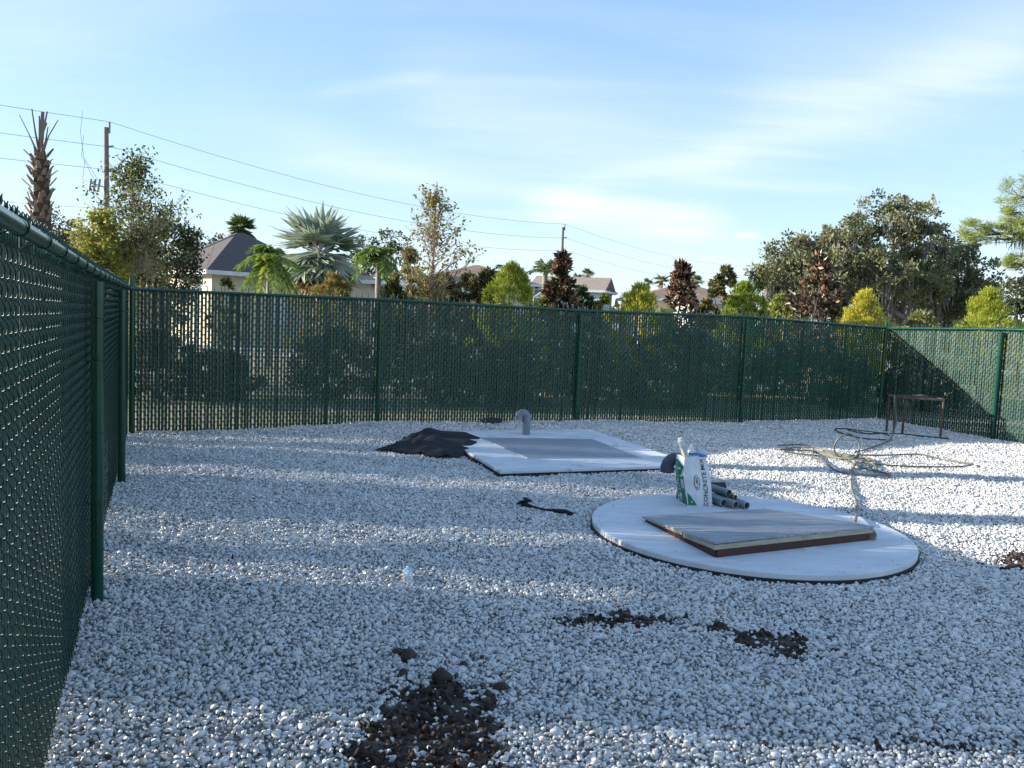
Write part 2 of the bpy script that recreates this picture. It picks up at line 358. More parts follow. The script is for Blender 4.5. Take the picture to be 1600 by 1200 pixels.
# soil patches (world polygons traced on the ground)
def gp(pts): return [tuple(ground(u, v)[:2]) for u, v in pts]
SOILP = [gp([(530, 1205), (560, 1150), (600, 1118), (630, 1085), (660, 1060), (715, 1062), (760, 1095), (775, 1140), (790, 1205)]),
         gp([(868, 972), (890, 958), (925, 955), (950, 958), (985, 950), (1010, 957), (1062, 968), (1010, 974), (940, 974)]),
         gp([(1108, 978), (1165, 982), (1215, 992), (1285, 998), (1262, 1012), (1250, 1030), (1215, 1022), (1165, 1005)]),
         gp([(1556, 866), (1620, 858), (1660, 880), (1640, 892), (1570, 884)])]
def inlid(x, y): return (x-P2C[0])**2+(y-P2C[1])**2
cell = .0168
gx = np.arange(-6, 13, cell); gy = np.arange(1.6, 17, cell); PX, PY = np.meshgrid(gx, gy); PX = PX.ravel(); PY = PY.ravel()
PX = PX+RNG.uniform(-.5, .5, PX.size)*cell*1.1; PY = PY+RNG.uniform(-.5, .5, PY.size)*cell*1.1
S = (PX-C0.x)*FD.x+(PY-C0.y)*FD.y; D = (PX-C0.x)*FN.x+(PY-C0.y)*FN.y
keep = (S > -.06) & (D > -.06) & (S < 4*SP) & (PX < PY*.66+1.2) & (PX > -PY*.66-1.2) & (PY < 17)
keep &= ((PX-P2C[0])**2+(PY-P2C[1])**2 > (P2R+.012)**2) & ~inpoly(PX, PY, PAD1, .035)
# deeper rows need fewer hidden stones
keep &= RNG.random(PX.size) < np.where(PY > 9, .80, .95)
PX, PY = PX[keep], PY[keep]
insoil = np.zeros(PX.size, bool)
for k, sp in enumerate(SOILP):
    jx = PX+.05*np.sin(PY*37+k); jy = PY+.05*np.sin(PX*31+2*k); insoil |= inpoly(jx, jy, sp)
kk = ~insoil | (RNG.random(PX.size) < .17)
PX, PY = PX[kk], PY[kk]
sc_ = RNG.lognormal(np.log(.0094), .38, PX.size); sc_ = np.clip(sc_, .005, .026)
big = RNG.random(PX.size) < .012; sc_[big] *= 1.45
PZ = gz(PX, PY)+RNG.uniform(-.014, .004, PX.size)
rot = np.stack([RNG.normal(0, .55, PX.size), RNG.normal(0, .55, PX.size), RNG.uniform(0, 2*pi, PX.size)], 1)
kx = RNG.uniform(0, 2*pi, 46); kr = P2R*(1-np.abs(RNG.normal(0, .05, 46)))-.02; ex_ = P2C[0]+kr*np.cos(kx); ey_ = P2C[1]+kr*np.sin(kx)
ft = RNG.random(30); e1_ = [PAD1[0].lerp(PAD1[1], float(t)).lerp(PAD1[3].lerp(PAD1[2], float(t)), abs(random.gauss(0, .02))+.01) for t in ft]; ex_ = np.append(ex_, [p.x for p in e1_]); ey_ = np.append(ey_, [p.y for p in e1_])
PX = np.append(PX, ex_); PY = np.append(PY, ey_); PZ = np.append(PZ, np.full(len(ex_), .060)); sc_ = np.append(sc_, RNG.uniform(.005, .010, len(ex_))); rot = np.vstack([rot, RNG.uniform(0, 6, (len(ex_), 3))])
instanced('gravel', np.stack([PX, PY, PZ], 1), sc_, rot, RNG.integers(0, 10, PX.size), protos('pebble', 10, IV, IF, PEB), 'white and grey crushed stone pebbles covering the fenced yard', 'gravel')
print('pebbles', PX.size)
# loose dark soil
CLOD = pebble_mat('soil_clod', [(0, (.028, .020, .016)), (.5, (.050, .036, .028)), (.85, (.080, .058, .043)), (1, (.12, .085, .06))])
pts = []; ps = []
for k, sp in enumerate(SOILP):
    a = np.array(sp); lo, hi = a.min(0)-.12, a.max(0)+.12; ar = (hi-lo).prod(); n = int(ar*3800)
    x = RNG.uniform(lo[0], hi[0], n); y = RNG.uniform(lo[1], hi[1], n); jx = x+.05*np.sin(y*37+k); jy = y+.05*np.sin(x*31+2*k)
    ins = inpoly(jx, jy, sp) | (inpoly(jx, jy, sp, .09) & (RNG.random(n) < .10))
    x, y = x[ins], y[ins]; s_ = np.clip(RNG.lognormal(np.log(.0065 if k else .008), .75, len(x)), .003, .028)
    pts.append(np.stack([x, y, gz(x, y)-.008+s_*.15], 1)); ps.append(s_)
x = RNG.uniform(-3.5, 8, 1500); y = RNG.uniform(2.2, 13, 1500); cl = np.array([mn.noise(Vector((a*.9, c*.9, 7))) for a, c in zip(x, y)]); ok = (cl > RNG.uniform(-.1, .6, 1500)) & (np.hypot(x-P2C[0], y-P2C[1]) > P2R+.05) & ~inpoly(x, y, PAD1, .06) & ((x-C0.x)*FN.x+(y-C0.y)*FN.y > .1) & ((x-C0.x)*FD.x+(y-C0.y)*FD.y > .1)
x, y = x[ok], y[ok]; s_ = np.clip(RNG.lognormal(np.log(.006), .5, len(x)), .003, .016); pts.append(np.stack([x, y, gz(x, y)+s_*.4+.002], 1)); ps.append(s_)
c2 = ground(1490, 1162); x = c2.x+RNG.normal(0, .16, 90); y = c2.y+RNG.normal(0, .07, 90); s_ = np.clip(RNG.lognormal(np.log(.008), .5, 90), .003, .018); pts.append(np.stack([x, y, gz(x, y)+s_*.2], 1)); ps.append(s_)
pts = np.vstack(pts); ps = np.concatenate(ps); n = len(ps)
if True:
    rt = RNG.uniform(0, 2*pi, (n, 3))
    instanced('loose_soil', pts, ps, rt, RNG.integers(0, 6, n), protos('soil_crumb', 6, IV, IF, CLOD, rough=.65, flat=.55), 'dark crumbly soil lying in patches on the white gravel', 'soil')
b = MB()
for k, sp in enumerate(SOILP):
    a = np.array(sp); lo, hi = a.min(0)-.05, a.max(0)+.05; st_ = .022; xs = np.arange(lo[0], hi[0], st_); ys = np.arange(lo[1], hi[1], st_); XX, YY = np.meshgrid(xs, ys)
    ins = inpoly(XX+.05*np.sin(YY*37+k), YY+.05*np.sin(XX*31+2*k), sp); nz = np.array([[mn.noise(Vector((x*9, y*9, k)))*.014+mn.noise(Vector((x*31, y*31, k)))*.007 for x in xs] for y in ys]); ZZ = gz(XX, YY)-.004+nz
    i = np.arange(len(ys)-1)[:, None]*len(xs)+np.arange(len(xs)-1)[None]; ok = (ins[:-1, :-1] & ins[1:, 1:]).ravel(); f = np.stack([i, i+1, i+len(xs)+1, i+len(xs)], -1).reshape(-1, 4)[ok]
    b.add(np.stack([XX, YY, ZZ], -1).reshape(-1, 3), f)
tag(b.build('bare_soil', SOIL, smooth=True), 'bare dark soil showing through the gravel in patches', 'soil', kind='stuff')
# larger clods, things of their own
for k, (u, v, wpx, lab) in enumerate([
        (622, 1022, 22, 'dark double soil clod, left of the pair above the soil trail'), (640, 1030, 32, 'large dark knobbly soil clod at the far end of the soil trail'),
        (690, 1062, 36, 'smooth rounded grey brown clod between the two soil clumps'), (783, 1080, 26, 'rough dark clod on the right of the soil trail'),
        (762, 1088, 17, 'small dark clod just left of the rough dark clod'), (724, 1040, 15, 'small flat dark clod right of the rounded clod'),
        (753, 1031, 11, 'tiny olive brown clod alone on pale gravel'), (631, 1056, 16, 'small black clod below the double clod')]):
    p = ground(u, v); s = wpx/F*p.y/2; b = MB(); vv = stone_verts(IV, 40+k, flat=.75, rough=.45)*s
    pz = float(gz(p.x, p.y)); b.add(vv @ rotz(k*1.3).T, [list(f)+[f[-1]] for f in IF]); o = b.build('soil_clod', SOIL, smooth=True, loc=(0, 0, 0)); o.location = (p.x, p.y, pz+s*.45)
    tag(o, lab, 'soil clod', 'soil clods on the gravel')

# ------------------------------------------------------------------ fences
A_, V_ = .0435, .098
def fence(name, O, d, nin, length, posts, label, rz, gzf, near=False, s_start=0.0, corner=None, ties=None, gap_jit=.0055, rail_r=.021):
    root = thing(name, O, label, 'fence', 'green slatted chain link fences round the yard')
    O = np.array(O); d = np.array(d); nin = np.array(nin); Zv = np.array([0, 0, 1.])
    def W3(P): P = np.asarray(P, float); return O+P[..., :1]*d+P[..., 1:2]*nin+P[..., 2:3]*Zv
    railz = lambda s: np.interp(s, [p[0] for p in rz], [p[1] for p in rz])
    n = int((length-s_start)/A_)
    s0 = s_start+np.arange(n)*A_
    ztop = railz(s0)+.020; K = 19
    tpl = np.array([(0, 0, 0), (.13*A_, .0075, .05*V_), (.87*A_, .0075, .45*V_), (A_, 0, .5*V_), (.87*A_, -.0075, .55*V_), (.13*A_, -.0075, .95*V_)])
    if near: tpl = np.array([(-.001, 0, 0), (.10*A_, .0085, .04*V_), (.5*A_, .0135, .25*V_), (.90*A_, .0085, .46*V_), (A_+.001, 0, .5*V_), (.9*A_, -.0085, .54*V_), (.5*A_, -.0105, .75*V_), (.10*A_, -.0085, .96*V_)])
    P = (tpl[None]+np.arange(K)[:, None, None]*np.array([0, 0, V_])).reshape(-1, 3); P = np.vstack([P, [0, 0, K*V_]])
    PP = np.broadcast_to(P, (n,)+P.shape).copy(); PP[:, :, 0] += s0[:, None]
    PP[:, :, 2] += (ztop-K*V_)[:, None]-(np.arange(n) % 2)[:, None]*V_/2
    PP[:, :, 0] += (.0012*RNG.normal(size=(n, 1)))
    T = np.gradient(PP, axis=1); T /= np.linalg.norm(T, axis=2)[..., None]
    a = np.cross(T, np.array([0, 1., 0])); a /= np.linalg.norm(a, axis=2)[..., None]; bb = np.cross(T, a)
    sides = 5 if near else 4; th = np.arange(sides)*2*pi/sides; r = .0026 if near else .0044
    VV = PP[:, :, None]+r*(np.cos(th)[:, None]*a[:, :, None]+np.sin(th)[:, None]*bb[:, :, None]); m_ = PP.shape[1]
    base = (np.arange(n)[:, None, None]*m_+np.arange(m_-1)[None, :, None])*sides; k = np.arange(sides)[None, None]; k2 = (k+1) % sides
    fc = np.stack([base+k, base+k2, base+sides+k2, base+sides+k], -1).reshape(-1, 4)
    b = MB(); b.add(W3(VV.reshape(-1, 3)), fc)
    # twisted ends above the rail
    for i in range(0, n, 2):
        sx = s0[i]+A_; zt = ztop[i]-V_*.0; hh = RNG.uniform(.066, .078)
        for ph in (0, pi):
            q = [(sx+.0035*cos(t*9+ph), .0035*sin(t*9+ph), zt-.012+hh*t) for t in np.linspace(0, 1, 8)]
            q.append((q[-1][0]+.004*cos(ph), q[-1][1]+.004*sin(ph+1), q[-1][2]+.008))
            b.tube(W3(q), [.0036]*8+[.0018], 4, caps=False)
    b.build('wire_mesh', WIRE, root, smooth=True)
    # slats
    b = MB(); sw = .0298 if near else (.0300 if name == 'right_fence' else .0325); st = .006
    sx = s0+A_/2+RNG.normal(0, gap_jit, n)*.5; tl = RNG.normal(0, .0016, n); zt = railz(s0)+.004+RNG.normal(0, .005, n); zb = gzf(s0)-.02
    prof = [(-.5, 0), (-.42, .5), (.42, .5), (.5, 0), (.42, -.5), (-.42, -.5)]
    Vs = np.zeros((n, 2, 6, 3)); wv = sw*RNG.uniform(.90, 1.10, n); tw = RNG.normal(0, .0016, n)
    for j, zz in ((0, zb), (1, zt)):
        for q, (px_, py_) in enumerate(prof):
            Vs[:, j, q, 0] = sx+tl*(1 if j else -1)+px_*wv; Vs[:, j, q, 1] = py_*st+px_*tw*(1 if j else .3); Vs[:, j, q, 2] = zz
    fb = np.arange(n)[:, None]*12; q = np.arange(6)[None]; fc = np.stack([fb+q, fb+(q+1) % 6, fb+6+(q+1) % 6, fb+6+q], -1).reshape(-1, 4)
    b.add(W3(Vs.reshape(-1, 3)), fc)
    top = np.stack([fb[:, 0]+6+np.array(x)[None].T[0] if 0 else fb[:, 0]+6+x for x in (0, 1, 2, 3)], 1); top2 = np.stack([fb[:, 0]+6+x for x in (0, 3, 4, 5)], 1)
    b.f.append(np.vstack([top, top2])); b.m.append(np.zeros(2*n, int))
    b.build('slats', SLAT, root)
    # posts
    for k, (s, ty) in enumerate(posts):
        zr = float(railz(s)); g = float(gzf(np.array([s]))[0])
        rr = .034 if ty == 'line' else .038; off = .030+rr if ty != 'corner' else .055
        b = MB()
        if ty == 'line':
            b.tube(W3([(s, off, g-.15), (s, off, zr-.05)]), rr, 20, caps=True)
        else:
            b.tube(W3([(s, off, g-.15), (s, off, zr+.135)]), rr, 20)
        po = b.build('post', GREEN, root, smooth=True)
        c = MB()
        if ty == 'line':
            c.tube(W3([(s, off, zr-.13), (s, off, zr-.03)]), rr+.005, 20); c.tube(W3([(s-.035, off-.004, zr), (s+.035, off-.004, zr)]), .030, 18)
        else:
            c.lathe([(rr+.005, zr+.10), (rr+.005, zr+.14), (rr*.95, zr+.165), (rr*.6, zr+.18), (.0001, zr+.185)], W3((s, off, 0)), sides=20)
        c.build('post_cap', GREEN, po, smooth=True)
    ss = [p[0] for p in posts]; off = .030+.030
    ro = [(s, off, float(railz(s))) for s in ss]
    if s_start < ss[0]: ro = [(s_start, off, float(railz(s_start)))]+ro
    if length > ss[-1]+.1: ro.append((length, off, float(railz(length))))
    b = MB(); b.tube(W3(ro), rail_r, 18); b.build('top_rail', GREEN, root, smooth=True)
    b = MB(); b.tube(W3([(s_start, .0, float(gzf(np.array([s_start]))[0])+.03), (length, 0.0, float(gzf(np.array([length]))[0])+.03)]), .0025, 5); b.build('tension_wire', WIRE, root, smooth=True)
    tt = ties if ties is not None else np.arange(s_start+.3, length, .46)
    for s in tt:
        zr = float(railz(s)); b = MB(); q = [(s+.012*sin(t), off+(rail_r+.003)*cos(t), zr+(rail_r+.003)*sin(t)) for t in np.linspace(-2.6, 3.0, 14)]
        q = [(s-.004, .004, zr-.03)]+q+[(s+.03, -.002, zr-.045)]
        b.tube(W3(q), .0026, 5); b.build('tie_wire', WIRE, root, smooth=True)
    for s, ty in posts:
        if ty != 'line': continue
        for zz in (.55, .95, 1.35, 1.58):
            b = MB(); rr = .037; q = [(s+(rr+.002)*cos(t), .064+(rr+.002)*sin(t), zz+.012*cos(t)) for t in np.linspace(-.6, pi+.6, 12)]
            q = [(s+.045, .0, zz)]+q+[(s-.045, 0, zz)]
            b.tube(W3(q), .0024, 5); b.build('tie_wire', WIRE, root, smooth=True)
    return root
bg_gz = lambda s: np.interp(s, [g[0] for g in GB], [g[1] for g in GB])
fence('back_fence', C0-.055*FN, FD, FN, 4*SP, [(SP, 'line'), (2*SP, 'line'), (3*SP, 'line')],
      'long green privacy fence across the back of the gravel yard, in its own shade',
      [(0, 1.83), (SP, 1.845), (2*SP, 1.82), (3*SP, 1.845), (4*SP, 1.757)], bg_gz)
fence('left_fence', C0-.055*FD, FN, FD, 12.3, [(0.0, 'corner'), (3.41, 'line'), (6.73, 'line'), (11.2, 'line')],
      'near green privacy fence running along the left edge of the photo', [(0, 1.83), (6.73, 1.84), (9.8, 1.872), (12.3, 1.89)], lambda s: np.interp(s, [0, 2, 12], [-.04, 0, 0]), near=True)
fence('right_fence', C4+.055*FD, FN, -FD, 7.4, [(0.0, 'corner'), (2.367, 'line'), (5.6, 'line')],
      'green privacy fence at the right, sunlit pale at the top with a diagonal shadow', [(0, 1.757), (2.367, 1.815), (7.4, 1.83)], lambda s: np.interp(s, [0, 2.4, 7], [.03, 0, 0]))

# ------------------------------------------------------------------ square pad with its grey hatch
PLATE = mat('galvanised_plate', (.47, .50, .55), (.36, .39, .44), rough=.42, metal=.6, scale=6, bump=.5, bscale=90, stretch=(1, 5, 1))
p1 = thing('concrete_pad', sum(PAD1, Vector())/4, 'square white concrete pad with an inset grey metal hatch near the back fence', 'concrete pad')
b = MB(); t_ = [np.array(p) for p in PAD1]; cc = sum(t_)/4
def prism(b, pts, z0, z1, m=0, grow=0.0, bev=0.0):
    P = [np.array((p[0], p[1])) for p in pts]; c_ = sum(P)/len(P); P = [p+(p-c_)/np.linalg.norm(p-c_)*grow for p in P]; n = len(P)
    rings = [(0, z0), (0, z1-bev), (-bev, z1)] if bev else [(0, z0), (0, z1)]
    V = []
    for g, z in rings:
        for p in P: q = p+(p-c_)/np.linalg.norm(p-c_)*g; V.append((q[0], q[1], z))
    V.append((c_[0], c_[1], z1)); V.append((c_[0], c_[1], z0)); f = []
    R_ = len(rings)
    for r in range(R_-1):
        for i in range(n): j = (i+1) % n; f.append((r*n+i, r*n+j, (r+1)*n+j, (r+1)*n+i))
    for i in range(n): j = (i+1) % n; a = (R_-1)*n; f.append((a+i, a+j, R_*n, R_*n)); f.append((j, i, R_*n+1, R_*n+1))
    b.add(V, f, m)
prism(b, PAD1, -.12, .055, bev=.006); b.build('slab', CONC, p1)
b = MB()
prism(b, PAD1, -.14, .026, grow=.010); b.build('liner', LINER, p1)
PL = [ground(u, v, .06) for u, v in ((826, 716), (1001, 715), (924, 686), (752, 684))]
b = MB(); prism(b, PL, .05, .063, bev=.003); hp = b.build('hatch_plate', PLATE, p1)
# diamond tread ribs of the plate
b = MB(); e0 = np.array(PL[1]-PL[0]); e1 = np.array(PL[3]-PL[0]); k = 0
for i in range(38):
    for j in range(38):
        c_ = np.array(PL[0])+e0*(i+.6)/38.6+e1*(j+.6)/38.6; ang = FA+(pi/4 if (i+j) % 2 else -pi/4)
        b.box((c_[0], c_[1], .0642), (.028, .009, .005), rotz(ang))
b.build('tread_pattern', PLATE, hp)
fr = MB()
for i in range(4):
    a_ = np.array(PL[i]); c_ = np.array(PL[(i+1) % 4]); m_ = (a_+c_)/2; L_ = np.linalg.norm((c_-a_)[:2]); an = math.atan2(c_[1]-a_[1], c_[0]-a_[0])
    fr.box((m_[0], m_[1], .0575), (L_+.03, .022, .008), rotz(an))
fr.build('hatch_frame', mat('pale_frame', (.55, .56, .57), rough=.5), p1)
h = ground(962, 697, .06); b = MB(); b.box((h.x, h.y, .075), (.05, .035, .022), rotz(.4)); b.box((h.x+.005, h.y, .09), (.03, .015, .012), rotz(.4)); b.build('latch', mat('pale_latch', (.6, .58, .5)), p1)

# ------------------------------------------------------------------ round pad, raised lid
CONC2 = mat('stained_concrete', (.68, .69, .71), (.55, .56, .58), rough=.75, scale=1.6, bump=.15, bscale=60, stretch=(1.2, 3.4, 1), extra=((.30, .27, .245), 2.2, .60, .86))
p2 = thing('round_pad', (P2C[0], P2C[1], .05), 'round white concrete pad under the raised wooden hatch', 'concrete pad')
def disc(b, c, r, z0, z1, n=96, bev=.006, m=0):
    b.lathe([(.0001, z1), (r-bev, z1), (r, z1-bev), (r, z0)][::-1], (c[0], c[1], 0), sides=n, m=m)
b = MB(); disc(b, P2C, P2R, -.15, .055); b.build('slab', CONC2, p2)
b = MB(); b.lathe([(P2R+.010, -.15), (P2R+.010, .014), (P2R-.002, .016)], (P2C[0], P2C[1], 0), sides=96); b.build('liner', LINER, p2)
REDF = mat('red_primed_steel', (.085, .018, .012), (.05, .014, .011), rough=.6, scale=8, extra=((.05, .03, .02), 12, .5, .7))
LA, LB, LC_, LD_ = ground(1003, 807, .090), ground(1117, 848, .168), ground(1366, 822, .168), ground(1195, 795, .100)
cen = (LA+LB+LC_+LD_)/4
fb = [cen.lerp(p, .955) for p in (LA, LB, LC_, LD_)]
b = MB()
for i in range(4):
    a_ = np.array(fb[i]); c_ = np.array(fb[(i+1) % 4]); V = []
    h0 = .012 if i in (3,) else .0
    for p, q in ((a_, c_),):
        dr = (q-p)[:2]; nr = np.array([-dr[1], dr[0]])/np.linalg.norm(dr)*.015
        zt = [LA.z-.035, LB.z-.045, LC_.z-.045, LD_.z-.035]; za, zc_ = max(zt[i], .062), max(zt[(i+1) % 4], .062)
        V = [(p[0]-nr[0], p[1]-nr[1], .052), (q[0]-nr[0], q[1]-nr[1], .052), (q[0]+nr[0], q[1]+nr[1], .052), (p[0]+nr[0], p[1]+nr[1], .052),
             (p[0]-nr[0], p[1]-nr[1], za), (q[0]-nr[0], q[1]-nr[1], zc_), (q[0]+nr[0], q[1]+nr[1], zc_), (p[0]+nr[0], p[1]+nr[1], za)]
    b.add(V, [(0, 3, 2, 1), (4, 5, 6, 7), (0, 1, 5, 4), (1, 2, 6, 5), (2, 3, 7, 6), (3, 0, 4, 7)])
hf = b.build('hatch_frame', REDF, p2)
STEEL = mat('worn_steel', (.45, .44, .42), (.3, .28, .25), rough=.5, metal=.4, scale=20)
g = ground(1251, 852, .06); b = MB(); fdir = (LC_-LB).normalized(); fan = math.atan2(fdir.y, fdir.x)
b.box((g.x, g.y-.01, .085), (.035, .008, .05), rotz(fan)); b.lathe([(.006, -.006), (.006, .006), (.0001, .006)], (g.x, g.y-.018, .092), basis(fdir.cross(Vector((0, 0, 1)))), 10); b.build('lock_bracket', STEEL, hf)
for u in (1209, 1287):
    g = ground(u, 845, .09); b = MB(); b.box((g.x, g.y-.006, .09), (.008, .008, .03), rotz(fan)); b.build('bolt', STEEL, hf)
PLY = mat('weathered_plywood', (.25, .27, .30), (.42, .43, .45), rough=.8, scale=3.0, bump=.35, bscale=40, stretch=(1.2, 16, 1), extra=((.15, .15, .155), 3.5, .54, .70))
EDGE = mat('pale_timber', (.50, .44, .34), (.34, .28, .20), rough=.85, scale=9, bump=.3, stretch=(1, 1, 5), extra=((.12, .10, .08), 16, .6, .74))
lid = thing('hatch_lid', cen, 'grey weathered wooden hatch lid lying raised and skewed on the round pad', 'hatch lid')
b = MB(); up = (LC_-LB).cross(LA-LB).normalized()
if up.z < 0: up = -up
Q = [LA, LB, LC_, LD_]; nn = 14; V = []
for j in range(nn+1):
    for i in range(nn+1):
        s, t2 = i/nn, j/nn; p = (Q[1]*(1-s)+Q[2]*s)*(1-t2)+(Q[0]*(1-s)+Q[3]*s)*t2
        p = p+Vector((0, 0, .006*mn.noise(Vector((p.x*1.5, p.y*1.5, 0))))); V.append(tuple(p+Vector((0, 0, .001))))
f = [(j*(nn+1)+i, j*(nn+1)+i+1, (j+1)*(nn+1)+i+1, (j+1)*(nn+1)+i) for j in range(nn) for i in range(nn)]
n0 = len(V); V += [(x, y, z-.014) for x, y, z in V]; f += [tuple(n0+q for q in ff[::-1]) for ff in f]
def rim(idx):
    for a_, c_ in zip(idx[:-1], idx[1:]): f.append((c_, a_, a_+n0, c_+n0))
rim(list(range(nn, -1, -1))); rim([i*(nn+1) for i in range(nn+1)]); rim([nn*(nn+1)+i for i in range(nn+1)]); rim([i*(nn+1)+nn for i in range(nn, -1, -1)])
b.add(V, f); b.build('board', PLY, lid)
def beam(b, p, q, w, h, m=0, in_=(0, 0, 0)):
    p, q = Vector(p), Vector(q); d_ = q-p; L_ = d_.length; x = d_/L_; z = Vector((0, 0, 1))-x.z*x; z.normalize(); y = z.cross(x)
    b.box((p+q)/2, (L_, w, h), np.array([(x.x, y.x, z.x), (x.y, y.y, z.y), (x.z, y.z, z.z)]), m)
dz = Vector((0, 0, -.034)); inn = (cen-LB); inn.z = 0; inn = inn.normalized()
b = MB(); o_ = (LA-LB).normalized()*.018; beam(b, LB+dz+o_*0+(LA-LB).normalized()*.019, LC_+dz+(LD_-LC_).normalized()*.019, .034, .036); b.build('front_batten', EDGE, lid)
b = MB(); pz0 = LA+Vector((0, 0, -.023)); pB = LB+dz; sd = (LC_-LB).normalized()
beam(b, pB.lerp(pz0, .035)+sd*.022, pB.lerp(pz0, .40)+sd*.022, .034, .034)
beam(b, pB.lerp(pz0, .415)+sd*.024+Vector((0, 0, .006)), pB.lerp(pz0, .66)+sd*.024+Vector((0, 0, .009)), .034, .022)
beam(b, pB.lerp(pz0, .67)+sd*.020+Vector((0, 0, .004)), pB.lerp(pz0, .97)+sd*.020+Vector((0, 0, .012)), .030, .010); b.build('side_batten', EDGE, lid)
PAPER = mat('white_paper', (.75, .75, .74), (.65, .65, .66), rough=.7)
b = MB(); c_ = ground(1266, 857, .056); b.box((c_.x, c_.y, .0580), (.14, .045, .002), rotz(fan+.05)); tag(b.build('paper_label', PAPER), 'white paper slip lying on the round pad under the lid edge', 'paper slip')
b = MB(); c_ = ground(1358, 843, .056); vv = stone_verts(IV, 93, flat=.85, rough=.75)*np.array([.062, .05, .062]); b.add(vv @ rotz(.5).T, [list(f_)+[f_[-1]] for f_ in IF]); o = b.build('rock', mat('grey_rock', (.25, .21, .17), (.15, .13, .11), rough=.9, scale=12, bump=.6), smooth=True, loc=(0, 0, 0))
o.location = (c_.x+.02, c_.y+.02, .094); tag(o, 'brown grey rock propping the right corner of the hatch lid', 'rock')

# ------------------------------------------------------------------ pipes
def elbow_pipe(name, base, h, r, dirv, arm, drop, m, label, z0=.04, cap_r=1.18):
    root = thing(name, (base.x, base.y, z0), label, 'vent pipe')
    b = MB(); dv = Vector(dirv).normalized(); B = Vector((base.x, base.y, z0))
    b.tube([B, B+Vector((0, 0, h-arm*.5-.05))], r, 24, caps=True); b.build('riser', m, root, smooth=True)
    b = MB(); c = B+Vector((0, 0, h-arm/2)); n_ = 16; q = [c-Vector((0, 0, .06))]
    for i in range(n_+1):
        t = pi*i/n_; q.append(c+Vector((0, 0, 1))*sin(t)*arm/2*1.05+dv*(arm/2-cos(t)*arm/2))
    q.append(c+dv*arm-Vector((0, 0, drop)))
    rr = [r*cap_r]*2+[r*1.06]*(n_-1)+[r*cap_r]*2
    b.tube(q, rr, 24, caps=False); e = q[-1]
    # open mouth: inner wall and rim
    b.lathe([(r*cap_r, 0), (r*.95, 0), (r*.93, .10)], e, sides=24)
    b.build('elbow', m, root, smooth=True); return root
vb = ground(822, 679, .055)
elbow_pipe('vent_pipe', vb, .305, .052, (-.95, -.30, 0), .118, .03, PVC, 'grey pipe with a hooked elbow rising from the square pad by the back fence', z0=.05)
eb = ground(1066, 779, .055)
elbow_pipe('vent_pipe', eb, .375, .056, (-.97, .1, 0), .155, .05, PVCD, 'dark blue grey elbow pipe standing behind the concrete mix bag', z0=.05, cap_r=1.15)
# bundle of short pipes on the round pad
PIN = mat('pipe_inside', (.10, .10, .10), (.06, .06, .06), rough=.7)
def open_pipe(name, end, dirv, L_, r, m, label, group, collar=False):
    root = thing(name, end, label, 'pipe', group); dv = Vector(dirv).normalized(); b = MB()
    R_ = basis(dv)
    pr = [(r*.84, .16), (r*.84, 0.001), (r*.86, -.0), (r, 0), (r, L_), (r*.84, L_)]
    b.lathe(pr, end, R_, 24); b.build('pipe_wall', m, root, smooth=False)
    rm = MB(); rm.lathe([(r*.845, -.001), (r*1.005, -.001), (r*1.005, .004)], end, R_, 24); rm.build('cut_rim', mat('cut_pvc', (.42, .40, .37), rough=.7), root)
    if collar: c2 = MB(); c2.lathe([(r*1.0, .045), (r*1.14, .047), (r*1.14, .12), (r*1.0, .122)], end, R_, 24); c2.build('coupling', m, root, smooth=False)
    return root
GP = 'short grey pipes stacked beside the bag'
zP = .055
pd = Vector((-.42, .9, .02))
for (u, v, zz, r, L_, m, lab, col) in ((1131, 786, .04, .036, .50, PVC, 'grey pipe at the bottom left of the stack, nearest the bag', 0), (1150, 789, .038, .034, .46, PVC, 'grey pipe with a collar in the middle of the bottom row', 1),
        (1167, 790, .036, .033, .42, PVC, 'grey pipe with a collar at the right end of the bottom row', 1), (1139, 771, .105, .036, .52, PVC, 'grey pipe lying on top of the stack', 0),
        (1149, 777, .085, .022, .30, mat('brown_pipe', (.16, .10, .07)), 'thin rusty brown pipe between the grey pipes', 0)):
    e = ground(u, v, zP+zz); open_pipe('pipe', e, pd+Vector((random.uniform(-.06, .06), 0, 0)), L_, r, m, lab, GP, col)
e = ground(1121, 764, .10); b = MB(); b.box((e.x, e.y+.05, .12), (.16, .10, .045), rotz(.3)); b.tube([(e.x-.07, e.y+.02, .145), (e.x+.08, e.y+.05, .145)], .016, 8)
tag(b.build('rubber_coupling', BLACKP), 'black rubber coupling lying behind the stacked pipes', 'pipe coupling')
b = MB(); c_ = ground(1150, 795, .056); b.tube([(c_.x-.09, c_.y-.012, .062), (c_.x, c_.y, .061), (c_.x+.085, c_.y+.015, .062)], .004, 6); tag(b.build('wood_sliver', EDGE, smooth=True), 'thin pale sliver of wood in front of the pipe stack', 'wood sliver')

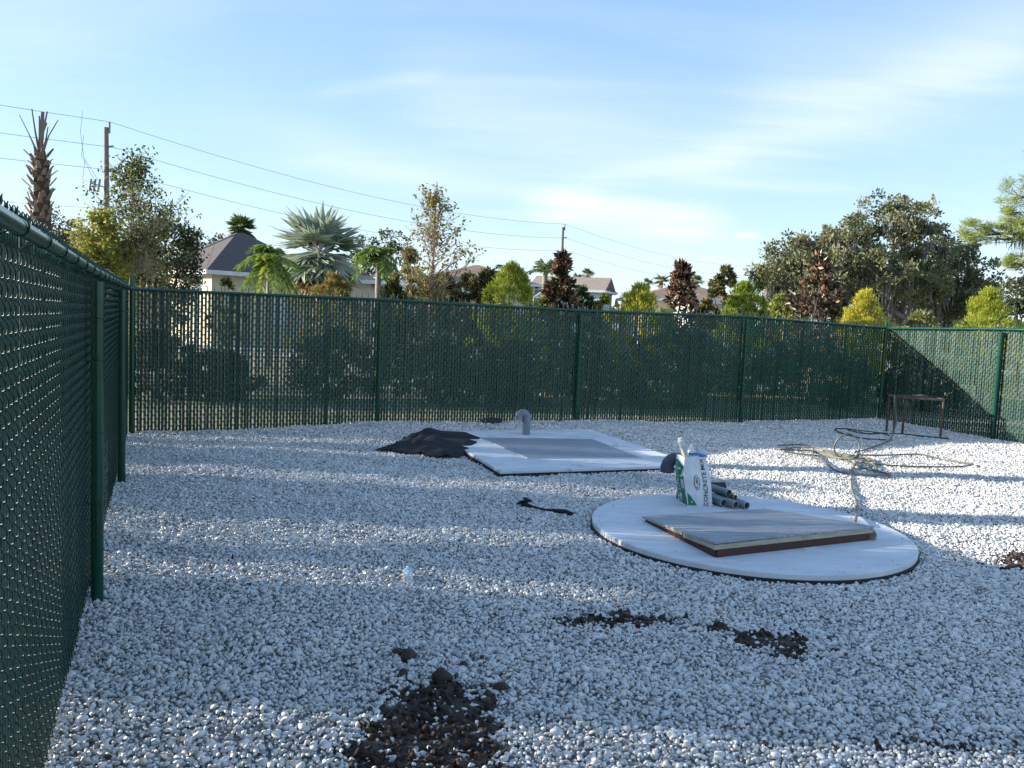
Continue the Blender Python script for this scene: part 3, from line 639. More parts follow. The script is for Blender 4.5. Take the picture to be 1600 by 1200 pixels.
# ------------------------------------------------------------------ concrete mix bag used as a bin
BW = mat('white_bag_paper', (.74, .75, .76), (.64, .65, .67), rough=.55, scale=5, bump=.5, bscale=9)
BG = mat('green_bag_print', (.012, .20, .09), (.010, .15, .07), rough=.5, scale=6, bump=.4, bscale=9)
BLK = mat('dark_print', (.03, .05, .05), rough=.6); BRN = mat('brown_print', (.07, .03, .03), rough=.6); WPR = mat('white_print', (.75, .77, .76), rough=.6)
bb = ground(1091, 792, .055); BWd, BDp, BHt = .255, .17, .455
ang = radians(16); bx_ = Vector((cos(ang), sin(ang), 0)); by_ = Vector((-sin(ang), cos(ang), 0))     # along front / into the bag
org = Vector((bb.x, bb.y, .055))-bx_*.0
bag = thing('cement_bag', org, 'open white and green concrete mix bag standing on the round pad, stuffed with pipe offcuts', 'bag')
def crumple(p, k): return .013*mn.noise(p*9+Vector((0, 0, k)))+.007*mn.noise(p*22)-.004*max(0, 1-abs(mn.noise(p*7+Vector((k, 4, 0))))*7)
def bagpt(face, s, t):
    """face 0 front (s 0..1 left to right), 1 left side (s 0 back .. 1 front), 2 right side, 3 back; t = height 0..1"""
    bul = 4*t*(1-t)*.5+.5*sin(pi*min(1, t*1.3)); pinch = 1-.16*max(0, t-.6)/.4-.05*(1-t)
    w = BWd/2*(1+.06*sin(pi*t))*pinch; d_ = BDp*(1-.25*max(0, t-.6)); bu = .022*bul
    if face == 0: x, y = -w+2*w*s, -bu*sin(pi*s)
    elif face == 1: x, y = -w+ -.006*sin(pi*s)+.010*sin(2*pi*t)*sin(pi*s), d_*(1-s)
    elif face == 2: x, y = w+.008*sin(pi*s), d_*s
    else: x, y = w-2*w*s, d_+bu*.6*sin(pi*s)
    z = BHt*t
    lean = .02-.080*t
    p = Vector((x+lean, y, z)); n_ = (Vector((0, -1, 0)), Vector((-1, 0, 0)), Vector((1, 0, 0)), Vector((0, 1, 0)))[face]
    edge = min(1, min(s, 1-s)*8)
    p = p+n_*crumple(p, face)*edge
    if t > .93: p.z += .010*mn.noise(Vector((x*22, y*22, 3)))
    return p, n_
def bagw(face, s, t, off=0.0):
    p, n_ = bagpt(face, s, t); p = p+n_*off; return org+bx_*p.x+by_*p.y+Vector((0, 0, p.z))
b = MB(); NSg, NTg = 16, 30
for face in range(4):
    V = [tuple(bagw(face, i/NSg, j/NTg)) for j in range(NTg+1) for i in range(NSg+1)]; V2 = [tuple(bagw(face, i/NSg, j/NTg, -.002)) for j in range(NTg+1) for i in range(NSg+1)]
    f = [(j*(NSg+1)+i, j*(NSg+1)+i+1, (j+1)*(NSg+1)+i+1, (j+1)*(NSg+1)+i) for j in range(NTg) for i in range(NSg)]
    mi = 0
    b.add(V, f, 0)
b.build('sack', BW, bag, smooth=True)
b = MB(); hem = [bagw(0, s, 0) for s in np.linspace(0, 1, 8)]+[bagw(2, s, 0) for s in np.linspace(0, 1, 5)[1:]]; lowf = [(p.x, p.y, .0555) for p in hem]
hm = [((Vector(p)-org)*1.14+org) for p in lowf]; V = [(*p[:2], .075) for p in lowf]+[(p.x, p.y, .062) for p in hm]; n_ = len(lowf); b.add(V, [(i, i+1, n_+i+1, n_+i) for i in range(n_-1)]+[(i+1, i, n_+i, n_+i+1) for i in range(n_-1)]); b.build('hem', BW, bag, smooth=True)
def patch(face, poly_, m, name, off=.0016, res=14):
    """printed region, a thin skin following the bag; poly_ in (s,t)"""
    bm = bmesh.new(); vs = [bm.verts.new((s, t, 0)) for s, t in poly_]; bm.faces.new(vs)
    for k in range(1, res):
        for ax in (0, 1):
            no_ = (1, 0, 0) if ax == 0 else (0, 1, 0); co_ = (k/res, 0, 0) if ax == 0 else (0, k/res, 0)
            bmesh.ops.bisect_plane(bm, geom=bm.verts[:]+bm.edges[:]+bm.faces[:], plane_co=co_, plane_no=no_, dist=1e-5)
    bmesh.ops.triangulate(bm, faces=bm.faces[:]); bm.verts.index_update()
    V = [tuple(bagw(face, v.co.x, v.co.y, off)) for v in bm.verts]; f = [[v.index for v in ff.verts] for ff in bm.faces]; bm.free()
    b = MB(); b.add(V, [list(x)+[x[-1]] for x in f]); return b.build(name, m, bag, smooth=True)
patch(1, [(.12, .04), (.94, .02), (.97, .62), (.60, .58), (.97, .80), (.30, .93), (.12, .90)], BG, 'green_print')
patch(0, [(.02, .03), (.38, .03), (.05, .30)], BG, 'green_print')
patch(2, [(.06, .05), (.95, .08), (.95, .70), (.06, .60)], BG, 'green_print')
def bagtext(txt, face, s0, t0, size, rotdeg, m, name, sx=1.0, off=.003, font_scale=(1, 1)):
    cu = bpy.data.curves.new('lettering', 'FONT'); cu.body = txt; cu.size = 1; cu.align_x = 'CENTER'; cu.align_y = 'CENTER'; cu.resolution_u = 3; cu.offset = .012
    to = bpy.data.objects.new('lettering', cu); COL.objects.link(to); dg = bpy.context.evaluated_depsgraph_get(); me = bpy.data.meshes.new_from_object(to.evaluated_get(dg))
    COL.objects.unlink(to); bpy.data.objects.remove(to)
    bm = bmesh.new(); bm.from_mesh(me); bmesh.ops.triangulate(bm, faces=bm.faces[:])
    xs = [v.co.x for v in bm.verts]
    for k in range(int(min(xs)*3)-1, int(max(xs)*3)+2):
        bmesh.ops.bisect_plane(bm, geom=bm.verts[:]+bm.edges[:]+bm.faces[:], plane_co=(k/3, 0, 0), plane_no=(1, 0, 0), dist=1e-5)
    bmesh.ops.triangulate(bm, faces=bm.faces[:]); bm.verts.index_update()
    a_ = radians(rotdeg); fw = BWd if face in (0, 3) else BDp; V = []
    for v in bm.verts:
        x, y = v.co.x*size*sx, v.co.y*size; X_, Y2 = x*cos(a_)-y*sin(a_), x*sin(a_)+y*cos(a_)
        V.append(tuple(bagw(face, s0+X_/fw, t0+Y2/BHt, off)))
    f = [[v.index for v in ff.verts] for ff in bm.faces]; bm.free(); b = MB(); b.add(V, [list(x)+[x[-1]] for x in f]); return b.build(name, m, bag)
bagtext('CONCRETE MIX', 0, .75, .49, .060, 90, BLK, 'lettering', sx=1.0, off=.0045)
bagtext('CONCRETE MIX', 1, .33, .46, .046, -90, WPR, 'lettering', sx=1.12)
def oval(face, s0, t0, hw, hh, m, name, off, ring=None):
    fw = BWd if face in (0, 3) else BDp; P = []
    for k in range(36): a_ = 2*pi*k/36; P.append((s0+hw*cos(a_)/fw, t0+hh*sin(a_)/BHt))
    return patch(face, P, m, name, off, 10)
oval(0, .42, .50, .0275, .068, BRN, 'oval_border', .0020); oval(0, .42, .50, .0215, .061, WPR, 'oval_emblem', .0030)
bagtext('PREMIX', 0, .42, .50, .031, 90, BRN, 'lettering', off=.0048)
patch(1, [(.62, .36), (.90, .36), (.90, .54), (.62, .54)], WPR, 'side_emblem', .003); bagtext('PREMIX', 1, .76, .45, .020, 90, BRN, 'lettering', off=.0042)
# what sticks out of the bag
CREAM = mat('cream_pvc', (.55, .50, .42), (.44, .40, .34), rough=.5, scale=8)
top = lambda dx, dy, dz: org+bx_*(dx-.03)+by_*dy+Vector((0, 0, BHt+dz))
GO = 'pipe offcuts and litter in the bag'
q = open_pipe('pipe_offcut', top(-.135, .07, .105), Vector((.38, .05, -1)), .30, .024, CREAM, 'leaning cream pipe offcut sticking highest out of the bag', GO)
b = MB(); e = top(-.138, .07, .11); R_ = basis((-.38, -.05, 1)); b.lathe([(.029, -.02), (.029, .03), (.020, .032), (.020, .05), (.0001, .052)], e, R_, 18); b.build('end_cap', mat('pale_cap', (.66, .66, .66), rough=.5), q)
open_pipe('pipe_offcut', top(.03, .08, .085), Vector((.35, -.1, -1)), .22, .018, mat('pale_pvc', (.60, .62, .66), rough=.4), 'thin pale grey pipe offcut leaning left out of the bag', GO)
open_pipe('pipe_offcut', top(-.01, .04, .008), Vector((.05, .0, -1)), .18, .028, mat('white_pvc', (.72, .72, .72), rough=.45), 'short white pipe collar in the middle of the bag mouth', GO)
PLAS = mat('clear_plastic', (.85, .88, .9), (.8, .85, .9), rough=.15, scale=3, spec=.6, trans=.45)
BLU = mat('blue_plastic', (.10, .20, .62), (.06, .14, .5), rough=.5)
bo = MB(); bo.lathe([(.012, .10), (.014, .085), (.030, .055), (.032, .0), (.032, -.10)], top(-.03, .09, .0), basis((.05, .1, 1)), 18); r_ = bo.build('plastic_bottle', PLAS, smooth=True); tag(r_, 'clear bottle standing among the offcuts in the bag mouth', 'bottle')
bo = MB(); bo.lathe([(.0325, .0), (.0328, .002), (.0328, .022), (.0325, .024)], top(-.03, .09, .0), basis((.05, .1, 1)), 18); k_ = bo.build('bottle_label', BLU, r_, smooth=True); k_.location = (0, 0, 0)
bo = MB(); vv = stone_verts(IV, 70, flat=.8, rough=.5)*np.array([.060, .045, .045]); bo.add(vv, [list(f_)+[f_[-1]] for f_ in IF]); o = bo.build('plastic_wrap', PLAS, smooth=True, loc=(0, 0, 0)); o.location = top(.075, .07, .03); tag(o, 'crumpled clear plastic wrap bulging out of the bag', 'plastic wrap')
bo = MB(); vv = stone_verts(IV, 71, flat=.45, rough=.3)*np.array([.055, .05, .05]); bo.add(vv, [list(f_)+[f_[-1]] for f_ in IF]); o = bo.build('blue_wrapper', BLU, smooth=True, loc=(0, 0, 0)); o.location = top(.055, .055, .0); tag(o, 'blue wrapper tucked in the right of the bag mouth', 'wrapper')

# ------------------------------------------------------------------ tarp, strap, discs, bottle, litter
def heap(name, outline, hfun, m, label, cat, n=64, thick=.006, base=.0):
    P = [ground(u, v) for u, v in outline]; xs = [p.x for p in P]; ys = [p.y for p in P]
    g = MB(); gx_ = np.linspace(min(xs)-.02, max(xs)+.02, n*2); gy_ = np.linspace(min(ys)-.02, max(ys)+.02, n); XX, YY = np.meshgrid(gx_, gy_)
    wx = XX+.03*np.sin(YY*23); wy = YY+.02*np.sin(XX*19)
    ins = inpoly(wx, wy, [tuple(p) for p in P]); V = []; idx = {}
    segs = [(np.array((P[i].x, P[i].y)), np.array((P[(i+1) % len(P)].x, P[(i+1) % len(P)].y))) for i in range(len(P))]
    def dist(x, y):
        q = np.array((x, y)); best = 9
        for a_, c_ in segs:
            t = np.clip(np.dot(q-a_, c_-a_)/np.dot(c_-a_, c_-a_), 0, 1); best = min(best, np.linalg.norm(q-a_-t*(c_-a_)))
        return best
    for j in range(n):
        for i in range(2*n):
            if ins[j, i]:
                x, y = gx_[i], gy_[j]; idx[j, i] = len(V); V.append((x, y, float(gz(x, y))+base+hfun(x, y, dist(x, y))))
    f = [(idx[j, i], idx[j, i+1], idx[j+1, i+1], idx[j+1, i]) for (j, i) in idx if (j, i+1) in idx and (j+1, i) in idx and (j+1, i+1) in idx]
    g.add(V, f); o = g.build(name, m, smooth=True); sm = o.modifiers.new('t', 'SOLIDIFY'); sm.thickness = thick; tag(o, label, cat); return o
def tarp_h(x, y, d_):
    e = min(1, d_/.16); nz_ = mn.noise(Vector((x*1.6, y*1.8, 1))); f1 = abs(sin(4.2*x+5.5*y+4*nz_)); f2 = abs(sin(9.5*x-6.5*y+5*nz_+1))
    return .014+e**.7*(.018+.055*max(0, nz_+.15)+.042*f1**1.5+.022*f2**2)
heap('landscape_fabric', [(585, 705), (612, 700), (628, 693), (648, 686), (700, 685), (735, 686), (754, 690), (745, 702), (738, 711), (695, 717), (655, 713), (620, 710)], tarp_h, BLACKC, 'crumpled black landscape fabric heaped at the left corner of the square pad', 'fabric sheet')
st_ = [(818, 792), (832, 797), (850, 801), (868, 802), (884, 803), (895, 806)]; b = MB(); q = [ground(u, v) for u, v in st_]
b.tube([p+Vector((0, 0, float(gz(p.x, p.y))+.014+.004*(i % 2))) for i, p in enumerate(q)], [.030, .010, .008, .018, .026, .012], 8)
p = q[0]
for k in range(5): b.box((p.x+.012*k-.015, p.y+.012*(k % 2), .035+.008*k), (.085, .03, .012), rotz(k*.6) @ basis((.3*sin(k), .2, 1)))
for k in range(7): a_ = k*.9; b.tube([(p.x, p.y, .03), (p.x+.07*cos(a_), p.y+.07*sin(a_), .02+.02*random.random())], .003, 4)
tag(b.build('black_strap', BLACKC, smooth=True), 'twisted strip of black fabric on gravel between the bottle and the round pad', 'fabric strip')
b = MB(); p = ground(768, 664); R0 = .155; b.lathe([(R0, 0), (R0, .045), (R0*.93, .060), (R0*.6, .066), (.0001, .066)], (p.x, p.y, float(gz(p.x, p.y))), sides=28); b.lathe([(R0*1.06, .0), (R0*1.06, .022), (R0, .024)], (p.x, p.y, float(gz(p.x, p.y))), sides=28)
tag(b.build('drain_cap', BLACKP, smooth=True), 'low round black drain cap on the gravel below the back fence', 'drain cap')
# bottle on the gravel
bt = ground(637, 897, .03); zz = float(gz(bt.x, bt.y))+.040; bot = thing('plastic_bottle', (bt.x, bt.y, zz-.034), 'clear plastic bottle with a blue band lying on shaded gravel', 'bottle')
CLEAR = bpy.data.materials.new('clear_bottle'); CLEAR.use_nodes = True; cb = CLEAR.node_tree.nodes['Principled BSDF']; cb.inputs['Base Color'].default_value = (.9, .95, 1, 1); cb.inputs['Roughness'].default_value = .12
cb.inputs['Transmission Weight'].default_value = .4; cb.inputs['IOR'].default_value = 1.25
R_ = basis((-.12, 1, .04)); b = MB()
pr = [(.0001, -.095), (.024, -.095), (.031, -.088), (.032, -.06), (.030, -.056), (.032, -.05), (.032, -.02), (.030, -.016), (.032, -.012), (.032, .035), (.026, .062), (.013, .085), (.012, .098)]
b.lathe(pr, (bt.x, bt.y, zz), R_, 24); b.build('bottle_body', CLEAR, bot, smooth=True)
b = MB(); b.lathe([(.0325, -.008), (.0332, -.006), (.0332, .032), (.0325, .034)], (bt.x, bt.y, zz), R_, 24); b.build('bottle_label', mat('light_blue_label', (.20, .50, .80), (.5, .68, .8), rough=.4, scale=30), bot, smooth=True)
b = MB(); b.lathe([(.014, .096), (.0145, .112), (.0001, .113)], (bt.x, bt.y, zz), R_, 18); b.build('bottle_cap', mat('white_cap', (.75, .78, .8), rough=.4), bot, smooth=True)
def litter(name, u, v, wpx, m, label, cat, flat=.35, yr=.7, seed=0):
    p = ground(u, v); s = wpx/F*p.y/2; b = MB(); vv = stone_verts(IV, 120+seed, flat=1, rough=.45)*np.array([s, s*yr, s*flat]); b.add(vv @ rotz(seed).T, [list(f_)+[f_[-1]] for f_ in IF])
    o = b.build(name, m, smooth=True, loc=(0, 0, 0)); o.location = (p.x, p.y, float(gz(p.x, p.y))+s*flat*.5+.004); tag(o, label, cat); return o
litter('bottle_cap', 1069, 982, 16, mat('navy_plastic', (.03, .06, .13), rough=.3), 'small dark blue plastic cap between the two soil patches', 'bottle cap', .3, 1, 1)
litter('red_scrap', 846, 669, 11, mat('red_scrap', (.45, .06, .07)), 'small red scrap on gravel right of the hooked pipe', 'scrap', .25, .5, 2)
for k, (u, v, w_) in enumerate(((873, 664, 9), (925, 664, 9), (1064, 677, 8), (919, 772, 8), (1452, 934, 12), (1322, 923, 11), (1530, 877, 14), (330, 908, 12))):
    wh = ('below the back fence behind the square pad', 'at the foot of the middle fence post', 'behind the round pad near the fence', 'beside the left rim of the round pad', 'on shaded gravel right of the round pad', 'just in front of the round pad', 'beside the brown soil at the right edge', 'alone on gravel near the left fence')[k]
    litter('bark_chip', u, v, w_, SOIL, 'small dark bark chip '+wh, 'bark chip', .3, .5, 3+k)

# ------------------------------------------------------------------ hoses and the little stand
HOSE = mat('olive_hose', (.17, .165, .13), (.11, .105, .085), rough=.45, scale=6)
def curve(pts, n=10):
    P = [Vector(p) for p in pts]; out = []
    for i in range(len(P)-1):
        p0 = P[max(i-1, 0)]; p1 = P[i]; p2 = P[i+1]; p3 = P[min(i+2, len(P)-1)]
        for k in range(n):
            t = k/n; out.append(.5*((2*p1)+(-p0+p2)*t+(2*p0-5*p1+4*p2-p3)*t*t+(-p0+3*p1-3*p2+p3)*t**3))
    out.append(P[-1]); return out
def hpts(L_, z=.012, amp=.02):
    r = []
    for i, (x, y) in enumerate(L_):
        p = ground(1150+x/4, 640+y/4, .02); r.append((p.x, p.y, float(gz(p.x, p.y))+z+amp*random.random()))
    return r
hz_ = [((265, 235), (420, 235), (560, 255), (640, 280), (700, 300), (780, 300), (900, 290), (1000, 280), (1150, 285), (1300, 305), (1420, 330), (1480, 350), (1400, 358), (1200, 358), (1000, 350), (850, 345), (760, 330), (700, 310), (560, 275), (400, 262), (275, 262), (262, 248)),
       ((300, 280), (420, 290), (560, 300), (700, 322), (840, 330), (760, 300), (620, 290), (500, 268), (480, 275), (500, 320), (560, 355), (650, 385), (780, 400), (940, 405), (960, 396), (850, 375), (760, 350), (640, 300)),
       ((280, 258), (400, 250), (520, 275), (620, 296), (740, 306), (830, 318), (870, 340), (820, 365), (770, 370), (760, 350), (800, 338), (860, 352), (880, 375))]
hs = thing('garden_hose', ground(1330, 715), 'tangled olive grey garden hose sprawled on sunlit gravel', 'hose')
for L_ in hz_:
    b = MB(); b.tube(curve(hpts(L_, .014, .03), 8), .0112, 8); b.build('hose_loop', HOSE, hs, smooth=True)
b = MB(); c_ = ground(1150+688/4, 640+298/4, .03); b.tube([Vector((c_.x+.165*cos(t), c_.y+.03*sin(2*t), c_.z+.145+.165*sin(t))) for t in np.linspace(-1.9, 4.6, 34)], .0112, 8); b.build('hose_loop', HOSE, hs, smooth=True)
b = MB(); L_ = ((640, 290), (740, 284), (775, 310), (740, 350), (722, 395), (722, 440), (726, 490), (742, 560), (757, 620)); q = hpts(L_, .016, .01); e = ground(1338, 808, .075); e2 = ground(1337, 814, .105)
q += [(e.x, e.y, .085), tuple(e2)]; b.tube(curve(q, 8), .0112, 8); b.build('hose_end', HOSE, hs, smooth=True)
sr = ground(1390, 655+24, .0)
b = MB(); L_ = ((740, 266), (820, 240), (930, 200), (968, 182)); q = hpts(L_, .016, .01); s0_ = Vector((6.30, 13.55, 0)); q += [(s0_.x, s0_.y, .25), (s0_.x-.03, s0_.y+.05, .5), (s0_.x-.02, s0_.y+.08, .66)]
b.tube(curve(q, 8), .0112, 8); b.build('hose_lead', HOSE, hs, smooth=True)
bh = thing('black_hose', ground(1390, 680), 'thin black hose looped on gravel under the rusty stand', 'hose')
for L_ in (((940, 186), (800, 176), (700, 156), (632, 134), (625, 122), (700, 116), (800, 130), (930, 146), (1050, 156), (1200, 170), (1330, 180)), ((700, 128), (820, 148), (900, 150), (960, 160))):
    b = MB(); b.tube(curve(hpts(L_, .012, .006), 8), .011, 8); b.build('hose_loop', BLACKP, bh, smooth=True)
stn = thing('rusty_stand', (6.7, 13.8, 0), 'low rusty brown stand with thin legs in the shaded far corner', 'stand')
cr = [Vector((6.36, 13.75, 0)), Vector((7.08, 13.62, 0)), Vector((7.16, 14.02, 0)), Vector((6.44, 14.18, 0))]; Ht = .62
legs = [cr[0], Vector((6.50, 13.72, 0)), cr[1], cr[3]]
for p in legs: b = MB(); b.tube([p+Vector((random.uniform(-.01, .01), 0, -.05)), p+Vector((0, 0, Ht))], .019, 8); b.build('leg', RUST, stn)
b = MB()
for i in range(4): beam(b, cr[i]+Vector((0, 0, Ht)), cr[(i+1) % 4]+Vector((0, 0, Ht)), .035, .03)
for k in range(1, 7): beam(b, cr[0].lerp(cr[1], k/7)+Vector((0, 0, Ht+.0015)), cr[3].lerp(cr[2], k/7)+Vector((0, 0, Ht+.0015)), .012, .012)
b.build('top_frame', RUST, stn)
b = MB(); vv = stone_verts(IV, 99, flat=.5, rough=.5)*np.array([.13, .08, .06]); b.add(vv+np.array([6.80, 13.8, Ht+.035]), [list(f_)+[f_[-1]] for f_ in IF]); o = b.build('rag', mat('grey_rag', (.16, .14, .11), rough=.95, bump=.5), smooth=True); tag(o, 'grey brown rag bunched on top of the rusty stand', 'rag')

# ------------------------------------------------------------------ plants
def limb(b, p, q, r0, r1, wob=.12, n=5, sides=6, m=0):
    p, q = Vector(p), Vector(q); L_ = (q-p).length; pts_ = []
    for i in range(n+1):
        t = i/n; c_ = p.lerp(q, t)
        if 0 < i < n: c_ = c_+Vector([random.uniform(-1, 1)*L_*wob*.4 for _ in range(3)])
        pts_.append(c_)
    b.tube(pts_, [r0+(r1-r0)*i/n for i in range(n+1)], sides, m, caps=False); return pts_
def clumps(blobs, per, crad, shell=.55):
    C = []
    for (c_, r_) in blobs:
        c_ = np.array(c_); r_ = np.array(r_, float); n = max(3, int(per))
        d = RNG.normal(size=(n, 3)); d /= np.linalg.norm(d, axis=1)[:, None]; rr = RNG.uniform(shell, 1.0, (n, 1))**.8
        C.append(c_+d*rr*r_)
    return np.vstack(C)
def around(C, n, rad, flat=.8):
    K = len(C); idx_ = np.repeat(np.arange(K), n); r_ = rad*RNG.uniform(.55, 1.35, K)[idx_]
    d = RNG.normal(size=(len(idx_), 3)); d /= np.linalg.norm(d, axis=1)[:, None]; rr = RNG.random((len(idx_), 1))**.5
    return C[idx_]+d*rr*r_[:, None]*np.array([1, 1, flat]), d
def sx(px, Y): return px*Y/F       # pixels at depth Y -> metres
GZ = -.14
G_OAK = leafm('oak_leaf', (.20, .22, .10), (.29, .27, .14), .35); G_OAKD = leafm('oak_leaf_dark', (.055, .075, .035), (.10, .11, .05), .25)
G_SHADE = leafm('shaded_leaf', (.018, .028, .013), (.035, .05, .02), .15); G_DARK = leafm('dark_leaf', (.035, .055, .020), (.075, .09, .03), .25); G_GOLD = leafm('gold_leaf', (.46, .44, .06), (.62, .55, .08), .4)  # G_SHADE: backlit shade of the low shrubs put into a darker leaf colour
G_LIME = leafm('lime_leaf', (.26, .36, .04), (.44, .48, .06), .45); G_AUT = leafm('autumn_leaf', (.36, .23, .08), (.20, .19, .07), .4)
G_YG = leafm('yellow_green_leaf', (.28, .27, .05), (.16, .19, .04), .4); G_COP = leafm('copper_leaf', (.48, .26, .17), (.24, .13, .09), .25, .35)
G_DBR = leafm('dark_brown_leaf', (.05, .035, .02), (.03, .045, .02), .2, .35); G_SIL = leafm('silver_palm_leaf', (.40, .45, .34), (.24, .29, .20), .3)
G_PALM = leafm('palm_leaf', (.08, .13, .03), (.15, .20, .05), .3); G_DRY = leafm('dry_frond', (.38, .24, .08), (.22, .14, .06), .3)
G_BRT = leafm('bright_palm_leaf', (.16, .27, .05), (.24, .33, .07), .4); G_PINE = leafm('pine_needles', (.24, .32, .08), (.38, .42, .12), .35)
G_MOSS = leafm('hanging_moss', (.22, .21, .17), (.14, .13, .11), .2); TWIG = mat('pinkish_twig', (.30, .22, .18), (.20, .14, .11), rough=.9)

def bush(name, label, cat, group, u, vtop, Y, wpx, leafmat, n_leaf, ln, wd, bias=(0, 0, .6), base_z=None, depth=None, shape='egg', wisps=0, hollow=.35, mats2=None, per=None, trunk=None, frac2=.3, up=False, jit=.35):
    tp = at(u, vtop, Y); H = tp.z-GZ; W_ = sx(wpx, Y)/2; D_ = depth or W_
    root = thing(name, (tp.x, tp.y, GZ), label, cat, group)
    b = MB(); n = n_leaf; t = RNG.random(n)
    K = per or max(30, n//60)
    n = int(n*1.7); K = int(K*1.4); tt = RNG.random(K)**.8
    if shape == 'egg': prof = (1-tt**4.5)**.8*(.8+.3*np.sin(pi*tt))*1.15
    elif shape == 'cone': prof = 3.0*(1-tt)**1.05*(tt>.55)+(tt<=.55)*1.32+.06
    elif shape == 'column': prof = np.clip(1.25*(1-tt)**.45, 0, 1)
    else: prof = np.ones(K)
    ph = RNG.uniform(0, 2*pi, K); rr = RNG.uniform(hollow, 1, K)**.6; lump = 1+.2*np.sin(ph*3+tt*9+Y)+.15*np.sin(ph*5-tt*14+u)
    C = np.stack([tp.x+W_*prof*rr*lump*np.cos(ph), tp.y+D_*prof*rr*lump*np.sin(ph), GZ+.05+(H-.05)*tt], 1)
    rad = max(.08, W_*.20); L0, d0 = around(C, max(4, n//K), rad)
    L0[:, 2] = np.maximum(L0[:, 2], GZ+.02)
    outw = L0-np.array([tp.x, tp.y, 0]); outw[:, 2] = 0; outw /= np.linalg.norm(outw, axis=1)[:, None]+1e-6
    dd_ = outw*.5+d0*.25+np.array(bias)
    sel = RNG.random(len(L0)) < (frac2 if mats2 else 0)
    b.leaves(L0[~sel], ln, wd, dd_[~sel], jit=jit)
    b.leaves(L0[sel], ln, wd, dd_[sel], m=1, jit=jit)
    b.build('foliage', [leafmat, mats2 or leafmat], root)
    b = MB(); ns = 5
    for k in range(ns):
        a_ = 2*pi*k/ns+random.random(); limb(b, (tp.x+.04*cos(a_), tp.y+.04*sin(a_), GZ-.02), (tp.x+W_*.5*cos(a_), tp.y+D_*.5*sin(a_), GZ+H*random.uniform(.5, .85)), .03, .008)
    limb(b, (tp.x, tp.y, GZ-.02), (tp.x, tp.y, GZ+H*.97), .04, .006, .04)
    for k in range(wisps):
        a_ = random.uniform(0, 2*pi); p0 = Vector((tp.x+W_*.3*cos(a_), tp.y+D_*.3*sin(a_), GZ+H*.8)); p1 = p0+Vector((random.uniform(-.25, .25), random.uniform(-.2, .2), random.uniform(.35, .8))); limb(b, p0, p1, .0045, .0015, .1, 4, 4)
    b.build('stems', trunk or BARK, root, smooth=True); return root
def wtree(name, label, cat, group, u, vtop, Y, wpx, crown_v, leafmat, nl=2600, ln=.09, wd=.05, mats2=None, twig_n=150, trunkm=None, r0=.05, tw=0.5, widest=.45, frac2=.35, vbase=None):
    """open vase-like young tree: straight leader, rising branches, loose leaves on the twigs"""
    tp = at(u, vtop, Y); H = tp.z-GZ; z0 = at(u, crown_v, Y).z; W_ = sx(wpx, Y)/2
    root = thing(name, (tp.x, tp.y, GZ), label, cat, group); b = MB(); tips = []
    lead = limb(b, (tp.x-.05, tp.y, GZ-.02), (tp.x, tp.y, tp.z-.1), r0, .008, .03, 10, 8)
    for k in range(twig_n):
        t = random.random()**1.1; zb = z0-.35*(tp.z-z0)*.2+(tp.z-z0)*t*.92; a_ = random.uniform(0, 2*pi)
        reach = W_*(math.sin(pi*min(1, (t*.95+.12)/(2*widest)*.5+.0)) if t < widest else (1-(t-widest)/(1-widest))**.8*.95+.10)
        reach *= random.uniform(.45, 1.08); rise = reach*random.uniform(.5, 1.3)
        p0 = Vector((tp.x, tp.y, max(zb-rise*.6, z0*.5+GZ*.5))); p1 = Vector((tp.x+reach*cos(a_), tp.y+reach*sin(a_), min(zb+rise*.5, tp.z)))
        q = limb(b, p0, p1, .004+.012*(1-t), .0025, .10, 5, 4); tips += q[2:]
        for _ in range(2):
            s_ = q[random.randint(2, 4)]; e_ = s_+Vector((random.uniform(-.3, .3), random.uniform(-.3, .3), random.uniform(.05, .4)))*W_*.8
            q2 = limb(b, s_, e_, .004, .0018, .1, 3, 4); tips += q2[1:]
    b.build('branches', trunkm or BARK, root, smooth=True)
    T_ = np.array([tuple(p) for p in tips]); c_ = T_[RNG.integers(0, len(T_), nl)]+RNG.normal(size=(nl, 3))*W_*.05
    b = MB(); sel = RNG.random(nl) < frac2; b.leaves(c_[~sel], ln, wd, bias=(0, 0, -.4)); b.leaves(c_[sel], ln, wd, m=1, bias=(0, 0, -.4)); b.build('leaves', [leafmat, mats2 or leafmat], root); return root
